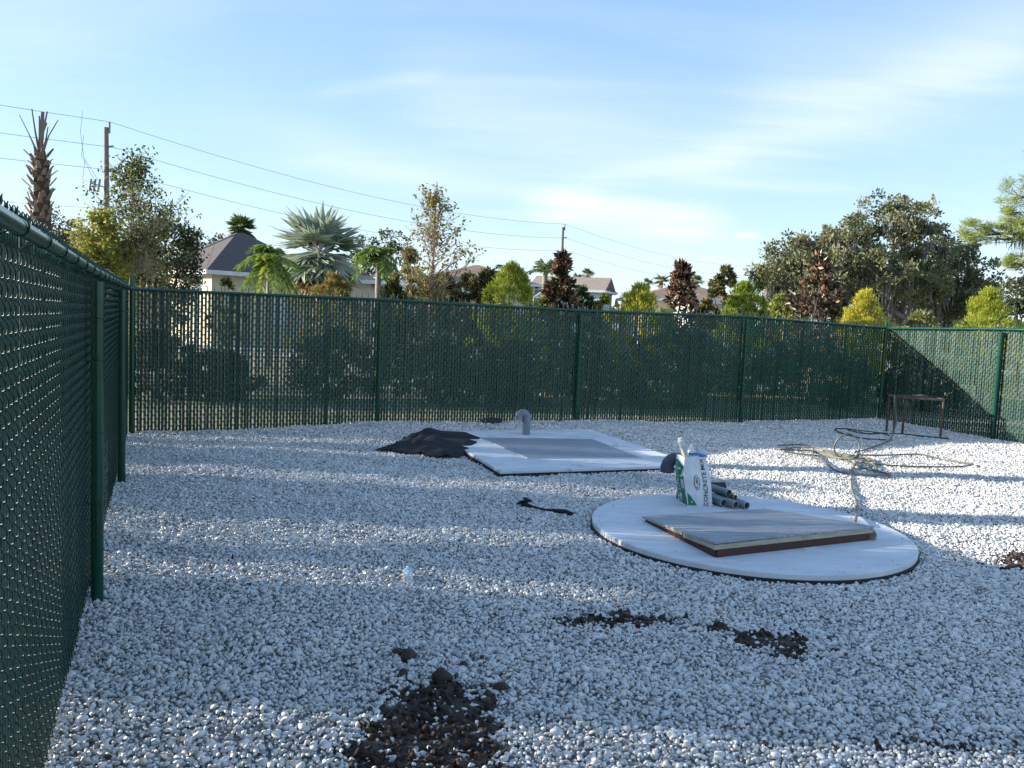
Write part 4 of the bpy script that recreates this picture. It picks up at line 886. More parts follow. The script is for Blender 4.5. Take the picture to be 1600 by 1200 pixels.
def bigtree(name, label, cat, blobs_px, Y, leafmat, mat2, trunk_px, nc=26, nleaf=34, ln=.13, wd=.075, crad=.55, moss=0, group=None, trunk_r=.3, depthf=.9, base=None, shell=.45, barkm=None):
    """crown made of lobes given in picture units (u, v, ru, rv, dY) at depth Y, converted to real metres"""
    tu = trunk_px[0][0]; bp = at(tu, 500, Y); root = thing(name, (bp.x, bp.y, GZ), label, cat, group); blobs = []; 
    for (u, v, ru, rv, dY) in blobs_px:
        p = at(u, v, Y+dY); s_ = (Y+dY)/F; blobs.append(((p.x, p.y, p.z), (ru*s_, ru*s_*depthf, rv*s_)))
    b = MB(); vols = [max(4, int(nc*(bl[1][0]*bl[1][2])**.8)) for bl in blobs]; Cs = []
    for bl, n in zip(blobs, vols): Cs.append(clumps([bl], n, crad, shell))
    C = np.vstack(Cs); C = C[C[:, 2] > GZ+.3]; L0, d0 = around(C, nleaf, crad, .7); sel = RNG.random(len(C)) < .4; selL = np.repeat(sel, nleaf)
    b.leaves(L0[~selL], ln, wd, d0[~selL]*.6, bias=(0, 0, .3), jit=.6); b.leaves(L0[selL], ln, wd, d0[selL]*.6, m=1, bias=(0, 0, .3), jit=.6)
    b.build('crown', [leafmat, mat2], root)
    b = MB()
    for k, (u, _) in enumerate(trunk_px):
        p = at(u, 500, Y+random.uniform(-1, 1)); top_ = Vector(blobs[k % len(blobs)][0]); mid = Vector((p.x+random.uniform(-.3, .3), p.y, GZ+max(1.2, (top_.z-GZ)*.45)))
        b.tube(curve([(p.x, p.y, GZ-.05), tuple((Vector((p.x, p.y, GZ)).lerp(mid, .5)+Vector((random.uniform(-.2, .2), 0, 0)))), tuple(mid), tuple(mid.lerp(top_, .6)), tuple(top_)], 4), np.linspace(trunk_r, trunk_r*.3, 17), 8, caps=False)
    for bl in blobs:
        src = Vector(blobs[0][0]); src = Vector((bp.x, bp.y, (bl[0][2]+GZ)*.5)); limb(b, src, bl[0], trunk_r*.4, trunk_r*.12, .12, 6, 6)
        for _ in range(6):
            d = Vector(RNG.normal(size=3)).normalized(); e = Vector(bl[0])+Vector((d.x*bl[1][0], d.y*bl[1][1], abs(d.z)*bl[1][2]))*.9; limb(b, bl[0], e, trunk_r*.13, .012, .15, 5, 5)
    b.build('trunk', barkm or BARK, root, smooth=True)
    if moss:
        low = C[RNG.integers(0, len(C), moss)]; b = MB(); n = moss
        for k in range(14):
            c_ = low+np.stack([RNG.normal(0, .10, n), RNG.normal(0, .10, n), -.25-RNG.random(n)*.35], 1); b.leaves(c_, .55, .05, np.tile([0, 0, -1.], (n, 1)), jit=.10)
        b.build('hanging_moss', G_MOSS, root)
    return root

def fan_leaf(b, c, d, R_, m=0, seg=26, spread=1.75, wfac=1.0, droop=.25):
    """palmate leaf: blades radiating from c around direction d"""
    d = Vector(d).normalized(); side = d.cross(Vector((0, 0, 1)));
    if side.length < .1: side = Vector((1, 0, 0))
    side.normalize(); nrm = side.cross(d); a = np.linspace(-spread, spread, seg); D_ = []
    for t in a: v = d*cos(t)+side*sin(t); D_.append(tuple(v+nrm*.10*((int(t*50)) % 2)-Vector((0, 0, droop*(abs(t)/spread)))))
    C_ = np.tile(np.array(tuple(c)), (seg, 1)); b.leaves(C_, R_, R_*.21*wfac, np.array(D_), m=m, jit=.03, normal=np.tile(np.array(tuple(nrm)), (seg, 1)))
def fan_palm(name, label, u, vc, Y, rpx, lm, n=24, group=None, trunk_r=.16, dry=0, mat_dry=None, seg=26, zlow=-.4, petm=None, leaf_f=.55):
    c = at(u, vc, Y); R_ = sx(rpx, Y); root = thing(name, (c.x, c.y, GZ), label, 'palm tree', group); b = MB(); pb = MB()
    for k in range(n+dry):
        isd = k >= n; a_ = 2.4*k+random.random()*.5; e_ = (random.uniform(zlow, 1.25) if not isd else random.uniform(-1.3, -.7)); d = Vector((cos(a_)*cos(e_), sin(a_)*cos(e_), sin(e_)))
        tip = Vector(c)+d*R_*(1-leaf_f)*random.uniform(.8, 1.15); pb.tube([c, (Vector(c)+tip)/2+Vector((0, 0, .03)), tip], [.035*R_/1.5, .025*R_/1.5, .014*R_/1.5], 5, caps=False)
        dd_ = (d-Vector((0, 0, .25))).normalized(); fan_leaf(b, tip, dd_, R_*leaf_f*random.uniform(.85, 1.15), 1 if isd else 0, seg)
    b.build('fronds', [lm, mat_dry or G_DRY], root); pb.build('stalks', petm or PALEBARK, root, smooth=True)
    b = MB(); b.tube([(c.x, c.y, GZ-.05), (c.x, c.y, (GZ+c.z)/2), tuple(c)], [trunk_r*1.2, trunk_r, trunk_r*.9], 12); b.build('trunk', PALEBARK, root, smooth=True); return root
def frond_palm(name, label, u, vc, Y, rpx, lm, n=16, group=None, trunk_r=.11, droop=1.0, elev=(.1, 1.3), m2=None, trunks=((0, 0),), leaflet=.42, thick=.035):
    c = at(u, vc, Y); R_ = sx(rpx, Y); root = thing(name, (c.x, c.y, GZ), label, 'palm tree', group); b = MB(); rb = MB(); tb = MB()
    for (ox, oz) in trunks:
        cc_ = Vector((c.x+ox*R_, c.y, c.z+oz*R_)); tb.tube([(cc_.x-ox*R_*.5, cc_.y, GZ-.05), tuple(cc_)], [trunk_r*1.15, trunk_r*.85], 12)
        for k in range(n):
            a_ = 2.4*k+random.random()*.4+ox; e_ = random.uniform(*elev); d = Vector((cos(a_)*cos(e_), sin(a_)*cos(e_), sin(e_))); L_ = R_*random.uniform(.9, 1.2); q = []
            for i in range(9): t = i/8; q.append(cc_+d*L_*t+Vector((0, 0, -droop*L_*.55*t**2.2)))
            rb.tube(q, np.linspace(.02, .006, 9), 4, caps=False); Q_ = np.array([tuple(p) for p in q]); T = np.gradient(Q_, axis=0); T /= np.linalg.norm(T, axis=1)[:, None]
            for sgn in (-1, 1):
                m_ = 34; tt = np.linspace(.12, 1, m_)*8; i0 = np.clip(tt.astype(int), 0, 7); fr_ = (tt-i0)[:, None]; P = Q_[i0]*(1-fr_)+Q_[i0+1]*fr_; TT = T[i0]
                sd = np.cross(TT, [0, 0, 1.]); sd /= np.linalg.norm(sd, axis=1)[:, None]+1e-6; D_ = sgn*sd*.8+TT*.55+np.array([0, 0, -.35])
                ll = leaflet*R_*np.sin(pi*np.clip(tt/8*.8+.15, 0, 1)); 
                for grp in range(1): b.leaves(P, float(ll.mean()), thick, D_, m=int(bool(m2) and k % 4 == 3), jit=.12)
    b.build('fronds', [lm, m2 or lm], root); rb.build('stalks', BARK, root, smooth=True); tb.build('trunk', PALEBARK, root, smooth=True); return root

# --- the stripped palm at the left
PY_ = 17.0; pc_ = at(63, 250, PY_); pt = thing('palm_tree', (pc_.x, pc_.y, GZ), 'tall palm trunk crusted with cut leaf bases, only bare spikes at its top', 'palm tree')
zt_ = at(64, 232, PY_).z; zs_ = at(64, 178, PY_).z; BOOT = mat('palm_boots', (.30, .215, .155), (.17, .115, .085), rough=.9, scale=5, rnd=.7, bump=.4); b = MB()
Hn = zt_-GZ; b.tube([(pc_.x+.04*sin(3*t), pc_.y, GZ-.05+Hn*t) for t in np.linspace(0, 1, 9)], [.21, .17, .16, .16, .165, .165, .16, .14, .09], 14); b.build('trunk', mat('palm_fibre', (.11, .07, .05), (.06, .04, .03), rough=.95, bump=.8, scale=20), pt, smooth=True)
b = MB(); k = 0
for zz in np.arange(1.2, Hn-.12, .062):
    for j in range(3):
        a_ = k*2.399; k += 1; rr = .155*(1 if zz < Hn-.5 else .8); base_ = Vector((pc_.x+rr*cos(a_), pc_.y+rr*sin(a_), GZ+zz)); o_ = Vector((cos(a_), sin(a_), 0)); d = (o_*random.uniform(.35, 1.0)+Vector((random.uniform(-.2, .2), random.uniform(-.2, .2), 1))).normalized(); tdir = Vector((-sin(a_), cos(a_), 0)); L_ = random.uniform(.12, .23)
        w0, w1 = random.uniform(.05, .075), random.uniform(.014, .034); q0 = base_; q1 = base_+d*L_; th_ = o_*.022; q2 = q1+o_*.03
        V = [q0-tdir*w0, q0+tdir*w0, q1+tdir*w1, q1-tdir*w1, q0-tdir*w0*.6+th_, q0+tdir*w0*.6+th_, q1+tdir*w1*.8+th_, q1-tdir*w1*.8+th_]
        b.add([tuple(v) for v in V], [(0, 1, 2, 3), (7, 6, 5, 4), (0, 4, 5, 1), (1, 5, 6, 2), (2, 6, 7, 3), (3, 7, 4, 0)])
b.build('leaf_bases', BOOT, pt)
b = MB()
for (u, v, w_) in ((34, 181, .010), (52, 171, .016), (59, 180, .02), (64, 174, .045), (73, 174, .020), (87, 186, .012), (78, 200, .016), (57, 205, .02), (68, 190, .022)):
    e = at(u, v, PY_); s_ = Vector((pc_.x+(e.x-pc_.x)*.12, pc_.y, zt_-.12)); b.tube([s_, s_.lerp(e, .5)+Vector((.0, random.uniform(-.05, .05), .02)), e+Vector((0, random.uniform(-.15, .15), 0))], [.026, w_, w_*.7], 5)
b.build('cut_stalk', BOOT, pt)

# --- utility poles and wires
PW = mat('pole_timber', (.22, .195, .18), (.14, .12, .11), rough=.9, scale=6, bump=.3, stretch=(4, 4, .4)); GREYM = mat('line_hardware', (.25, .25, .26), rough=.6); WM = mat('overhead_wire', (.13, .12, .12), rough=.5)
P1 = at(166, 190, 38.); P2_ = at(880, 350, 68.); dl_ = (P2_-P1); P3 = P2_+dl_*1.25; P0_ = P1-dl_*1.15; P0_.z = P1.z-.1; P3.z = P2_.z+.05; P4 = P3+dl_; P4.z = P3.z
poles = [(P0_, 'utility pole beyond the left edge carrying the wires'), (P1, 'tall wooden utility pole rising behind the leafy tree at the left'), (P2_, 'thin distant wooden utility pole above the copper leaved tree'), (P3, 'farthest wooden utility pole behind the oak')]
for k, (p, lab) in enumerate(poles):
    po = thing('utility_pole', (p.x, p.y, GZ), lab, 'utility pole', 'utility poles along the power line'); b = MB(); b.tube([(p.x+.01*p.z, p.y, GZ-.1), (p.x, p.y, p.z-.25)], [.15, .095], 12); b.build('shaft', PW, po, smooth=True)
    b = MB(); b.tube([(p.x+.14, p.y, p.z-.5), (p.x+.14, p.y, p.z)], .05, 8)
    for dz_ in (1.1, 2.1): b.tube([(p.x+.1, p.y, p.z-dz_), (p.x+.34, p.y-.06, p.z-dz_+.02)], .045, 8)
    b.build('insulator', GREYM, po, smooth=True)
    if k == 1:
        b = MB(); b.tube([(p.x, p.y, p.z-2.9), (p.x-.62, p.y-.1, p.z-2.75)], .03, 6)
        for j in range(3): b.tube([(p.x-.22-.2*j, p.y-.1, p.z-2.55), (p.x-.30-.2*j, p.y-.12, p.z-3.1)], .045, 8)
        b.build('fuse_bracket', GREYM, po, smooth=True)
        b = MB()
        for j in range(3):
            s_ = Vector((p.x-.85+.05*j, p.y-.4, p.z+.35-j*1.05)); b.tube([s_, s_+Vector((-.15, .1, -.9)), s_+Vector((-.05+.2*j, .2, -2.0+.5*j)), Vector((p.x-.3-.2*j, p.y-.1, p.z-2.6))], .010, 5)
        b.build('jumper_wire', WM, po, smooth=True)
for k, (dz_, lab, off) in enumerate(((0.0, 'topmost of the overhead power wires', .14), (1.12, 'second overhead power wire from the top', .34), (2.12, 'third overhead power wire from the top', .34), (3.85, 'lowest overhead wire, faint near the rooftops', .16))):
    b = MB(); PP_ = []
    for a_, c_, sag in ((P0_, P1, .7), (P1, P2_, .95), (P2_, P3, 1.05), (P3, P4, 1.1)):
        for t in np.linspace(0, 1, 15)[:-1]: q = a_.lerp(c_, t); PP_.append((q.x+off, q.y, q.z-dz_-sag*4*t*(1-t)))
    b.tube(PP_, .0095 if k < 3 else .007, 5); tag(b.build('power_wire', WM, smooth=True), lab, 'power wire', 'overhead wires between the utility poles')

# --- houses
def house(name, label, K, ang, L1, L2, eave, peak, wallm, roofm, gable=False, hip_in=None, ov=.35, extras=None, wins=()):
    """K = near corner, L1 along ang, L2 along ang+90deg"""
    a = Vector((cos(ang), sin(ang), 0)); c = Vector((-sin(ang), cos(ang), 0)); K = Vector((K[0], K[1], 0)); root = thing(name, (K.x, K.y, GZ), label, 'house', 'houses beyond the fence')
    ctr = K+a*L1/2+c*L2/2; b = MB(); b.box((ctr.x, ctr.y, (GZ+eave-.02)/2), (L1, L2, eave-.02-GZ), rotz(ang))
    if gable:
        for s in (0, 1):
            g0 = K+a*(L1*s); P = [g0+Vector((0, 0, eave-.03)), g0+c*L2+Vector((0, 0, eave-.03)), g0+c*L2/2+Vector((0, 0, peak-.12))]; n_ = a*(.15 if s == 0 else -.15); V = [tuple(p) for p in P]+[tuple(p+n_) for p in P]; b.add(V, [(0, 1, 2, 2), (5, 4, 3, 3), (0, 3, 4, 1), (1, 4, 5, 2), (2, 5, 3, 0)])
    b.build('wall', wallm, root); b = MB(); o = ov
    E = [K-a*o-c*o, K+a*(L1+o)-c*o, K+a*(L1+o)+c*(L2+o), K-a*o+c*(L2+o)]; E = [e+Vector((0, 0, eave)) for e in E]; hi = 0 if gable else (hip_in if hip_in is not None else min(L1, L2)/2)
    R1 = K+a*(hi-(o if gable else 0))+c*L2/2+Vector((0, 0, peak)); R2 = K+a*(L1-hi+(o if gable else 0))+c*L2/2+Vector((0, 0, peak)); dn = Vector((0, 0, -.12)); V = [tuple(p) for p in E+[R1, R2]]+[tuple(p+dn) for p in E+[R1, R2]]
    b.add(V, [(0, 1, 5, 4), (1, 2, 5, 5), (2, 3, 4, 5), (3, 0, 4, 4), (6, 10, 11, 7), (7, 11, 8, 8), (8, 11, 10, 9), (9, 10, 6, 6), (0, 6, 7, 1), (1, 7, 8, 2), (2, 8, 9, 3), (3, 9, 6, 0)]); rf = b.build('roof', roofm, root)
    b = MB()
    for i in range(4): p, q = E[i], E[(i+1) % 4]; dd_ = (q-p).normalized(); nr = dd_.cross(Vector((0, 0, 1))); beam(b, p+nr*.015+Vector((0, 0, -.09)), q+nr*.015+Vector((0, 0, -.09)), .03, .17)
    b.build('fascia', mat('white_trim', (.7, .7, .72), rough=.6), root)
    for (t0, t1, z0, z1) in wins:
        b = MB(); p = K+a*(L1*(t0+t1)/2)-c*.02; b.box((p.x, p.y, (z0+z1)/2), (L1*(t1-t0), .05, z1-z0), rotz(ang)); w_ = b.build('window', mat('white_trim', (.7, .7, .72)), root); b = MB(); p = p-c*.03; b.box((p.x, p.y, (z0+z1)/2), (L1*(t1-t0)-.14, .03, z1-z0-.14), rotz(ang)); b.build('pane', mat('window_glass', (.04, .05, .06), rough=.1), w_)
    return root, rf, a, c
RF1 = mat('dark_shingle', (.115, .095, .085), (.085, .072, .068), rough=.95, scale=4, bump=.4, bscale=20, stretch=(1, 1, 4)); RF2 = mat('tan_shingle', (.34, .275, .21), (.27, .22, .17), rough=.95, scale=3, bump=.3, bscale=20)
RF3 = mat('brown_shingle', (.30, .20, .14), (.22, .15, .11), rough=.95, scale=3); CREAMW = mat('cream_stucco', (.60, .53, .38), (.54, .48, .35), rough=.9, scale=2); BLUEW = mat('pale_blue_siding', (.56, .63, .68), (.50, .57, .62), rough=.8, stretch=(1, 1, 8)); TANW = mat('tan_stucco', (.52, .43, .32), (.46, .38, .29), rough=.9)
Y1 = 34.; k1 = at(323, 421, Y1); ev = k1.z; pk = at(371, 367, Y1+4.1)
h1, r1, a1, c1 = house('house', 'cream house with a dark hipped roof behind the green palms', (k1.x, k1.y+.57), radians(45), 5.1, 5.1, ev, pk.z+.1, CREAMW, RF1, hip_in=2.35, ov=.4, wins=((.5, .7, GZ+1.0, ev-.8),))
kW = at(455, 432, 37.); house('house', 'low cream house half hidden behind the silver palm', (kW.x, kW.y), radians(6), 3.4, 5, kW.z, kW.z+1.2, CREAMW, RF1, ov=.4)
b = MB(); pp = k1-c1*1.6-a1*.4
b.box((k1.x-.25, k1.y-.35, (ev+GZ)/2-.1), (.16, .16, ev-GZ-.2)); b.build('porch_post', mat('white_trim', (.7, .7, .72)), h1)
b = MB(); v_ = at(372, 384, Y1+2); b.tube([(v_.x, v_.y, v_.z-.5), (v_.x, v_.y, v_.z+.05)], .06, 8); b.build('vent', GREYM, r1)
kk_ = at(128, 385, 60.); house('house', 'brown roofed house half hidden by yellow leaves at the far left', (kk_.x-9, kk_.y), radians(4), 12, 9, kk_.z-.5, kk_.z+1.4, TANW, RF3)
Yh = 62.; kA = at(893, 452, Yh); kB = at(941, 459, Yh); rdg = at(905, 433, Yh+3); L1_ = (kB-kA).length
house('house', 'tan roofed house with a pale blue gable end', (kB.x-5.1, kB.y+1.3), radians(-15), 5.2, 4.8, kB.z+.25, at(930, 434, Yh+3).z, BLUEW, RF2, gable=True)
kC = at(838, 462, 66.); house('house', 'low brown roofed house left of the copper leaved tree', (kC.x-1, kC.y), radians(3), 7, 7, at(850, 452, 66).z, at(850, 434, 69).z, TANW, RF3)
kD = at(1000, 470, 58.); house('house', 'long low brown roofed house behind the golden shrub', (kD.x, kD.y), radians(5), 8.2, 6.0, at(1060, 467, 58).z, at(1060, 447, 61).z, TANW, RF3)
kD = at(1080, 474, 54.); house('house', 'brown roofed house with a white wall right of the small copper tree', (kD.x, kD.y), radians(5), 3.0, 6.0, at(1105, 470, 54).z, at(1105, 459, 57).z, mat('white_wall', (.7, .7, .7)), RF3)
kE = at(650, 462, 60.); house('house', 'tan house with a small hipped roof peak behind the brown hedge', (kE.x, kE.y), radians(2), 8.5, 8.5, at(740, 440, 60).z, at(757, 414, 64).z, TANW, RF3, hip_in=4.1)
kF = at(560, 470, 46.); house('house', 'tan house behind the white framed screen enclosure', (kF.x, kF.y), radians(2), 6.0, 6, at(590, 447, 46).z, at(590, 428, 49).z, TANW, RF2)
# screened pool enclosures
def cage(label, u0, u1, veave, vtop, Y, peaks):
    root = thing('pool_enclosure', at((u0+u1)/2, 500, Y)*1, label, 'screen enclosure', 'screened pool enclosures'); root.location.z = GZ; WT = mat('white_trim', (.7, .7, .72)); r_ = .05
    b = MB(); n = peaks; us = np.linspace(u0, u1, n+1)
    for u in us:
        p = at(u, veave, Y); b.tube([(p.x, p.y, GZ), tuple(p)], r_, 6); b.tube([tuple(p), (p.x+.1, p.y+3, p.z+.0)], r_, 6)
        t_ = at(u+sx(0, Y)+14, vtop, Y+1.5); b.tube([tuple(p), tuple(t_)], r_, 6)
    p0, p1 = at(u0, veave, Y), at(u1, veave, Y); b.tube([p0, p1], r_, 6); b.tube([at(u0+14, vtop, Y+1.5), at(u1+14, vtop, Y+1.5)], r_, 6); zz = (p0.z+GZ)/2+.4; b.tube([(p0.x, p0.y, zz), (p1.x, p1.y, zz)], r_*.8, 6)
    b.build('frame', WT, root); return root
cage('white framed screen enclosure right of the silver palm', 563, 622, 445, 431, 40., 2); cage('small white framed screen enclosure behind the sparse autumn tree', 626, 650, 448, 437, 41., 1); cage('distant white framed enclosure left of the copper leaved tree', 834, 862, 465, 455, 45., 1)

# --- trees and shrubs, left to right
wtree('tree', 'slender leafy tree with golden green leaves in front of the utility pole', 'tree', None, 207, 226, 19., 170, 400, G_YG, nl=4200, ln=.085, wd=.05, mats2=G_DARK, twig_n=130, trunkm=PALEBARK, frac2=.5, widest=.3)
wtree('tree', 'thin pale trunked tree with yellow green leaves at the far left', 'tree', None, 156, 318, 18., 105, 420, G_YG, nl=3000, ln=.09, wd=.05, mats2=G_GOLD, twig_n=80, trunkm=PALEBARK, r0=.035, widest=.3)
bush('shrub', 'feathery yellow green shrub beside the left fence corner', 'shrub', None, 165, 365, 18.5, 110, G_YG, 9000, .085, .022, (0, 0, .3), mats2=G_LIME, hollow=.1)
bigtree('tree', 'dense dark rounded tree just left of the cream house', 'tree', [(258, 378, 44, 44, 0), (238, 348, 32, 32, 0), (290, 392, 26, 40, 0), (225, 415, 34, 45, -.5), (275, 430, 40, 44, -.5), (250, 470, 60, 44, 0), (195, 440, 34, 44, 0)], 21., G_DARK, G_OAK, [(262, 0)], nc=110, nleaf=34, ln=.085, wd=.05, crad=.2, trunk_r=.08)
bush('shrub', 'bare pinkish twiggy shrub at the foot of the dark rounded tree', 'shrub', None, 228, 385, 18.2, 130, G_AUT, 420, .07, .04, (0, 0, .4), trunk=TWIG, wisps=55)
for (u, v, ru, rv, Y, lab) in ((92, 352, 22, 18, 48., 'distant dark tree crown right of the palm trunk'), (120, 368, 26, 22, 52., 'distant dark tree crown above the brown roof'), (328, 376, 26, 16, 60., 'distant tree crown left of the dark hipped roof'),
                               (567, 388, 26, 24, 60., 'dark distant tree behind the silver palm'), (611, 372, 24, 18, 60., 'dark ragged distant tree left of the sparse autumn tree')):
    bigtree('tree', lab, 'tree', [(u, v, ru, rv, 0), (u+ru*.6, v+rv*.8, ru*.8, rv*.9, 0), (u-ru*.6, v+rv*.9, ru*.8, rv*.9, 0), (u, v+rv*2, ru, rv*1.3, 0)], Y, G_DARK, G_OAKD, [(u, 0)], nc=13, nleaf=24, ln=.2, wd=.13, crad=.40, trunk_r=.15, group='distant trees beyond the houses')
fan_palm('palm_tree', 'small dark cabbage palm poking up behind the dark hipped roof', 377, 357, 46., 25, G_PALM, 60, trunk_r=.16, seg=18, zlow=-1.1)
fan_palm('palm_tree', 'large silver grey fan palm with bright stalks at the centre left', 499, 398, 32., 78, G_SIL, 38, trunk_r=.24, dry=9, seg=26, zlow=-.75, petm=mat('silver_stalk', (.55, .55, .50), (.40, .38, .34), rough=.7))
frond_palm('palm_tree', 'bright green drooping palm in front of the cream house', 421, 405, 25., 44, G_BRT, 34, droop=1.0, elev=(-.8, 1.3), m2=G_LIME, leaflet=.40, thick=.045, trunk_r=.09)
frond_palm('palm_tree', 'bright green drooping palm right of the silver fan palm', 592, 404, 27., 40, G_BRT, 34, droop=1.0, elev=(-.8, 1.3), m2=G_PALM, leaflet=.40, thick=.045, trunk_r=.10)
bush('shrub', 'small green shrub with upright leaves below the cream wall', 'shrub', None, 352, 440, 19., 44, G_DARK, 1500, .09, .035, (0, 0, .7), mats2=G_LIME)
bush('shrub', 'golden dry leaved shrub under the silver fan palm', 'shrub', None, 520, 432, 24., 100, G_DRY, 2600, .13, .05, (0, 0, .5), mats2=G_YG, frac2=.5)
wtree('tree', 'sparse autumn tree with small brown leaves standing tall at the centre', 'tree', None, 683, 276, 17., 150, 462, G_AUT, nl=1700, ln=.085, wd=.046, mats2=G_YG, twig_n=110, trunkm=TWIG, widest=.3, frac2=.45)
hd = (('brown green leafy shrub left of the autumn tree trunk', 640, 395, 70, G_AUT, G_OAK), ('twiggy brown shrub at the foot of the autumn tree', 690, 432, 84, G_AUT, G_DARK), ('olive brown leafy shrub right of the autumn tree', 735, 428, 74, G_OAK, G_AUT), ('dark olive shrub behind the lime cypress', 763, 425, 50, G_DARK, G_AUT), ('tan leafy shrub between palm and autumn tree', 612, 440, 50, G_DARK, G_YG))
for lab, u, v, w_, m1, m2_ in hd: bush('shrub', lab, 'shrub', 'mixed shrubs behind the back fence', u, v, 21., w_, m1, 3600, .12, .06, (0, 0, .4), mats2=m2_, frac2=.5, trunk=TWIG, wisps=8)
ysh = (('lime green feathery cypress shrub at the centre', 801, 416, 84, 17.5, G_LIME, G_YG), ('broad golden feathery shrub right of centre', 999, 447, 92, 19., G_GOLD, G_LIME), ('green feathery shrub right of the small dark tree', 1165, 445, 76, 20.5, G_LIME, G_DARK),
       ('golden feathery shrub in front of the oak trunks', 1352, 458, 72, 21., G_GOLD, G_GOLD), ('yellow green feathery shrub near the right edge', 1546, 455, 84, 21., G_LIME, G_GOLD))
for lab, u, v, w_, Y, m1, m2_ in ysh: bush('cypress_shrub', lab, 'shrub', 'feathery cypress shrubs behind the fence', u, v, Y, w_, m1, 9000, .105, .020, (0, 0, 1.1), mats2=m2_, shape='egg', wisps=9, hollow=.15, per=150, jit=.5)
mg = (('tall narrow tree with copper undersided leaves by the distant pole', 879, 398, 52, 19.), ('small tree with copper leaves in front of the long brown roof', 1066, 414, 54, 20.), ('wide copper leaved tree in front of the big oak', 1281, 405, 92, 22.))
for lab, u, v, w_, Y in mg:
    bush('magnolia_tree', lab, 'tree', 'copper leaved young trees behind the fence', u, v, Y, w_*1.05, G_DBR, 1700, .165, .08, (0, 0, .55), shape='cone', hollow=.1, per=85, jit=.7, mats2=G_COP, frac2=.36)
bush('tree', 'small dark round crowned tree between two cypress shrubs', 'tree', None, 1133, 420, 24., 62, G_OAKD, 2600, .13, .08, (0, 0, .3), mats2=G_AUT, shape='column', hollow=.3)
wtree('tree', 'pale wispy young tree at the left side of the oak', 'tree', None, 1190, 412, 24., 60, 450, G_YG, nl=900, ln=.10, wd=.04, mats2=G_OAK, twig_n=50, r0=.03)
frond_palm('palm_tree', 'feather palm with upright fronds left of the distant pole', 852, 425, 38., 32, G_PALM, 15, droop=.8, elev=(.1, 1.4), m2=G_BRT, trunk_r=.14)
frond_palm('palm_tree', 'small dark feather palm behind the lime cypress', 788, 424, 36., 26, G_DARK, 13, droop=1.3, elev=(.0, 1.2), m2=G_PALM)
for (u, v, r_, Y, lab) in ((918, 430, 13, 70., 'tiny distant palm above the tan roof'), (1033, 439, 15, 70., 'distant palm in the middle of the palm cluster'), (1012, 443, 12, 72., 'distant palm at the left of the palm cluster'), (1089, 440, 13, 74., 'distant palm right of the small copper tree'), (902, 434, 10, 74., 'tiny distant palm left end above the tan roof')):
    fan_palm('palm_tree', lab, u, v, Y, r_, G_PALM, 20, 'distant palms beyond the houses', trunk_r=.18, seg=12, dry=2)
for (u, v, w_, m1, m2_, lab) in ((910, 448, 46, G_DARK, G_PALM, 'green leafy shrub right of the narrow copper tree'), (942, 460, 44, G_PALM, G_LIME, 'bright green shrub below the blue gable'), (1218, 465, 60, G_OAK, G_LIME, 'light green shrub at the left foot of the oak'), (856, 455, 34, G_DARK, G_LIME, 'dark shrub left of the narrow copper tree'), (1102, 470, 44, G_DARK, G_AUT, 'dark low shrub right of the small copper tree'), (1310, 470, 60, G_DARK, G_OAKD, 'dark low shrub under the oak'), (1440, 490, 80, G_OAK, G_YG, 'low pale undergrowth shrub between the oak trunks')):
    bush('shrub', lab, 'shrub', 'mixed shrubs behind the back fence', u, v, 23., w_, m1, 2600, .12, .06, (0, 0, .4), mats2=m2_, frac2=.4)
oak = [(1395, 345, 70, 42, 0), (1330, 385, 60, 42, -1), (1450, 385, 62, 46, 0), (1245, 400, 48, 42, 0), (1225, 440, 34, 44, -1), (1300, 430, 60, 40, -2), (1295, 395, 40, 34, 0), (1345, 415, 44, 36, 0), (1380, 425, 64, 42, -2), (1440, 440, 50, 34, -1), (1500, 425, 56, 48, 1), (1525, 460, 34, 36, 1), (1262, 470, 46, 34, -1), (1470, 470, 50, 34, 1), (1345, 462, 40, 26, 0), (1420, 462, 44, 22, -1), (1505, 478, 44, 28, 0), (1230, 470, 30, 30, 0)]
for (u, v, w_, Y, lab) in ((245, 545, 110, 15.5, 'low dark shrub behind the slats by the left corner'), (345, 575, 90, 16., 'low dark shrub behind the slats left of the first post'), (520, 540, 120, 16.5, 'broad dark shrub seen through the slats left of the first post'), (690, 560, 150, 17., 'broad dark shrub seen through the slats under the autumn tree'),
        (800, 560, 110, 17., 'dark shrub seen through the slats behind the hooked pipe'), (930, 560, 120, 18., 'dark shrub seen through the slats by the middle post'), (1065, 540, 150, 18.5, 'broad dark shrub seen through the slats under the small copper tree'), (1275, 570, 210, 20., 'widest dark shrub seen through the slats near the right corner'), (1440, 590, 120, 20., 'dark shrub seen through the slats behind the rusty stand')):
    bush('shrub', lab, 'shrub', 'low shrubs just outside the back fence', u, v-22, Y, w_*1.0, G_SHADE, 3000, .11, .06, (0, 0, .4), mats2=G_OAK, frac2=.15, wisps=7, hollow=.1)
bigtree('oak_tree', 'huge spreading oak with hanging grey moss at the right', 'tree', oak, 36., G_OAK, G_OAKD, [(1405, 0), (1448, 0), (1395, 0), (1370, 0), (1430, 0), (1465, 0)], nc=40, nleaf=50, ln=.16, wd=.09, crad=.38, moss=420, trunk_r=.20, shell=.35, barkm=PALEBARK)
pine = [(1548, 366, 34, 14, 0), (1525, 358, 18, 9, 0), (1592, 306, 22, 24, 0), (1580, 346, 16, 14, 0), (1612, 345, 30, 26, 0), (1592, 412, 14, 8, 0), (1640, 300, 36, 40, 0), (1640, 380, 34, 26, 0), (1655, 250, 36, 26, 0)]
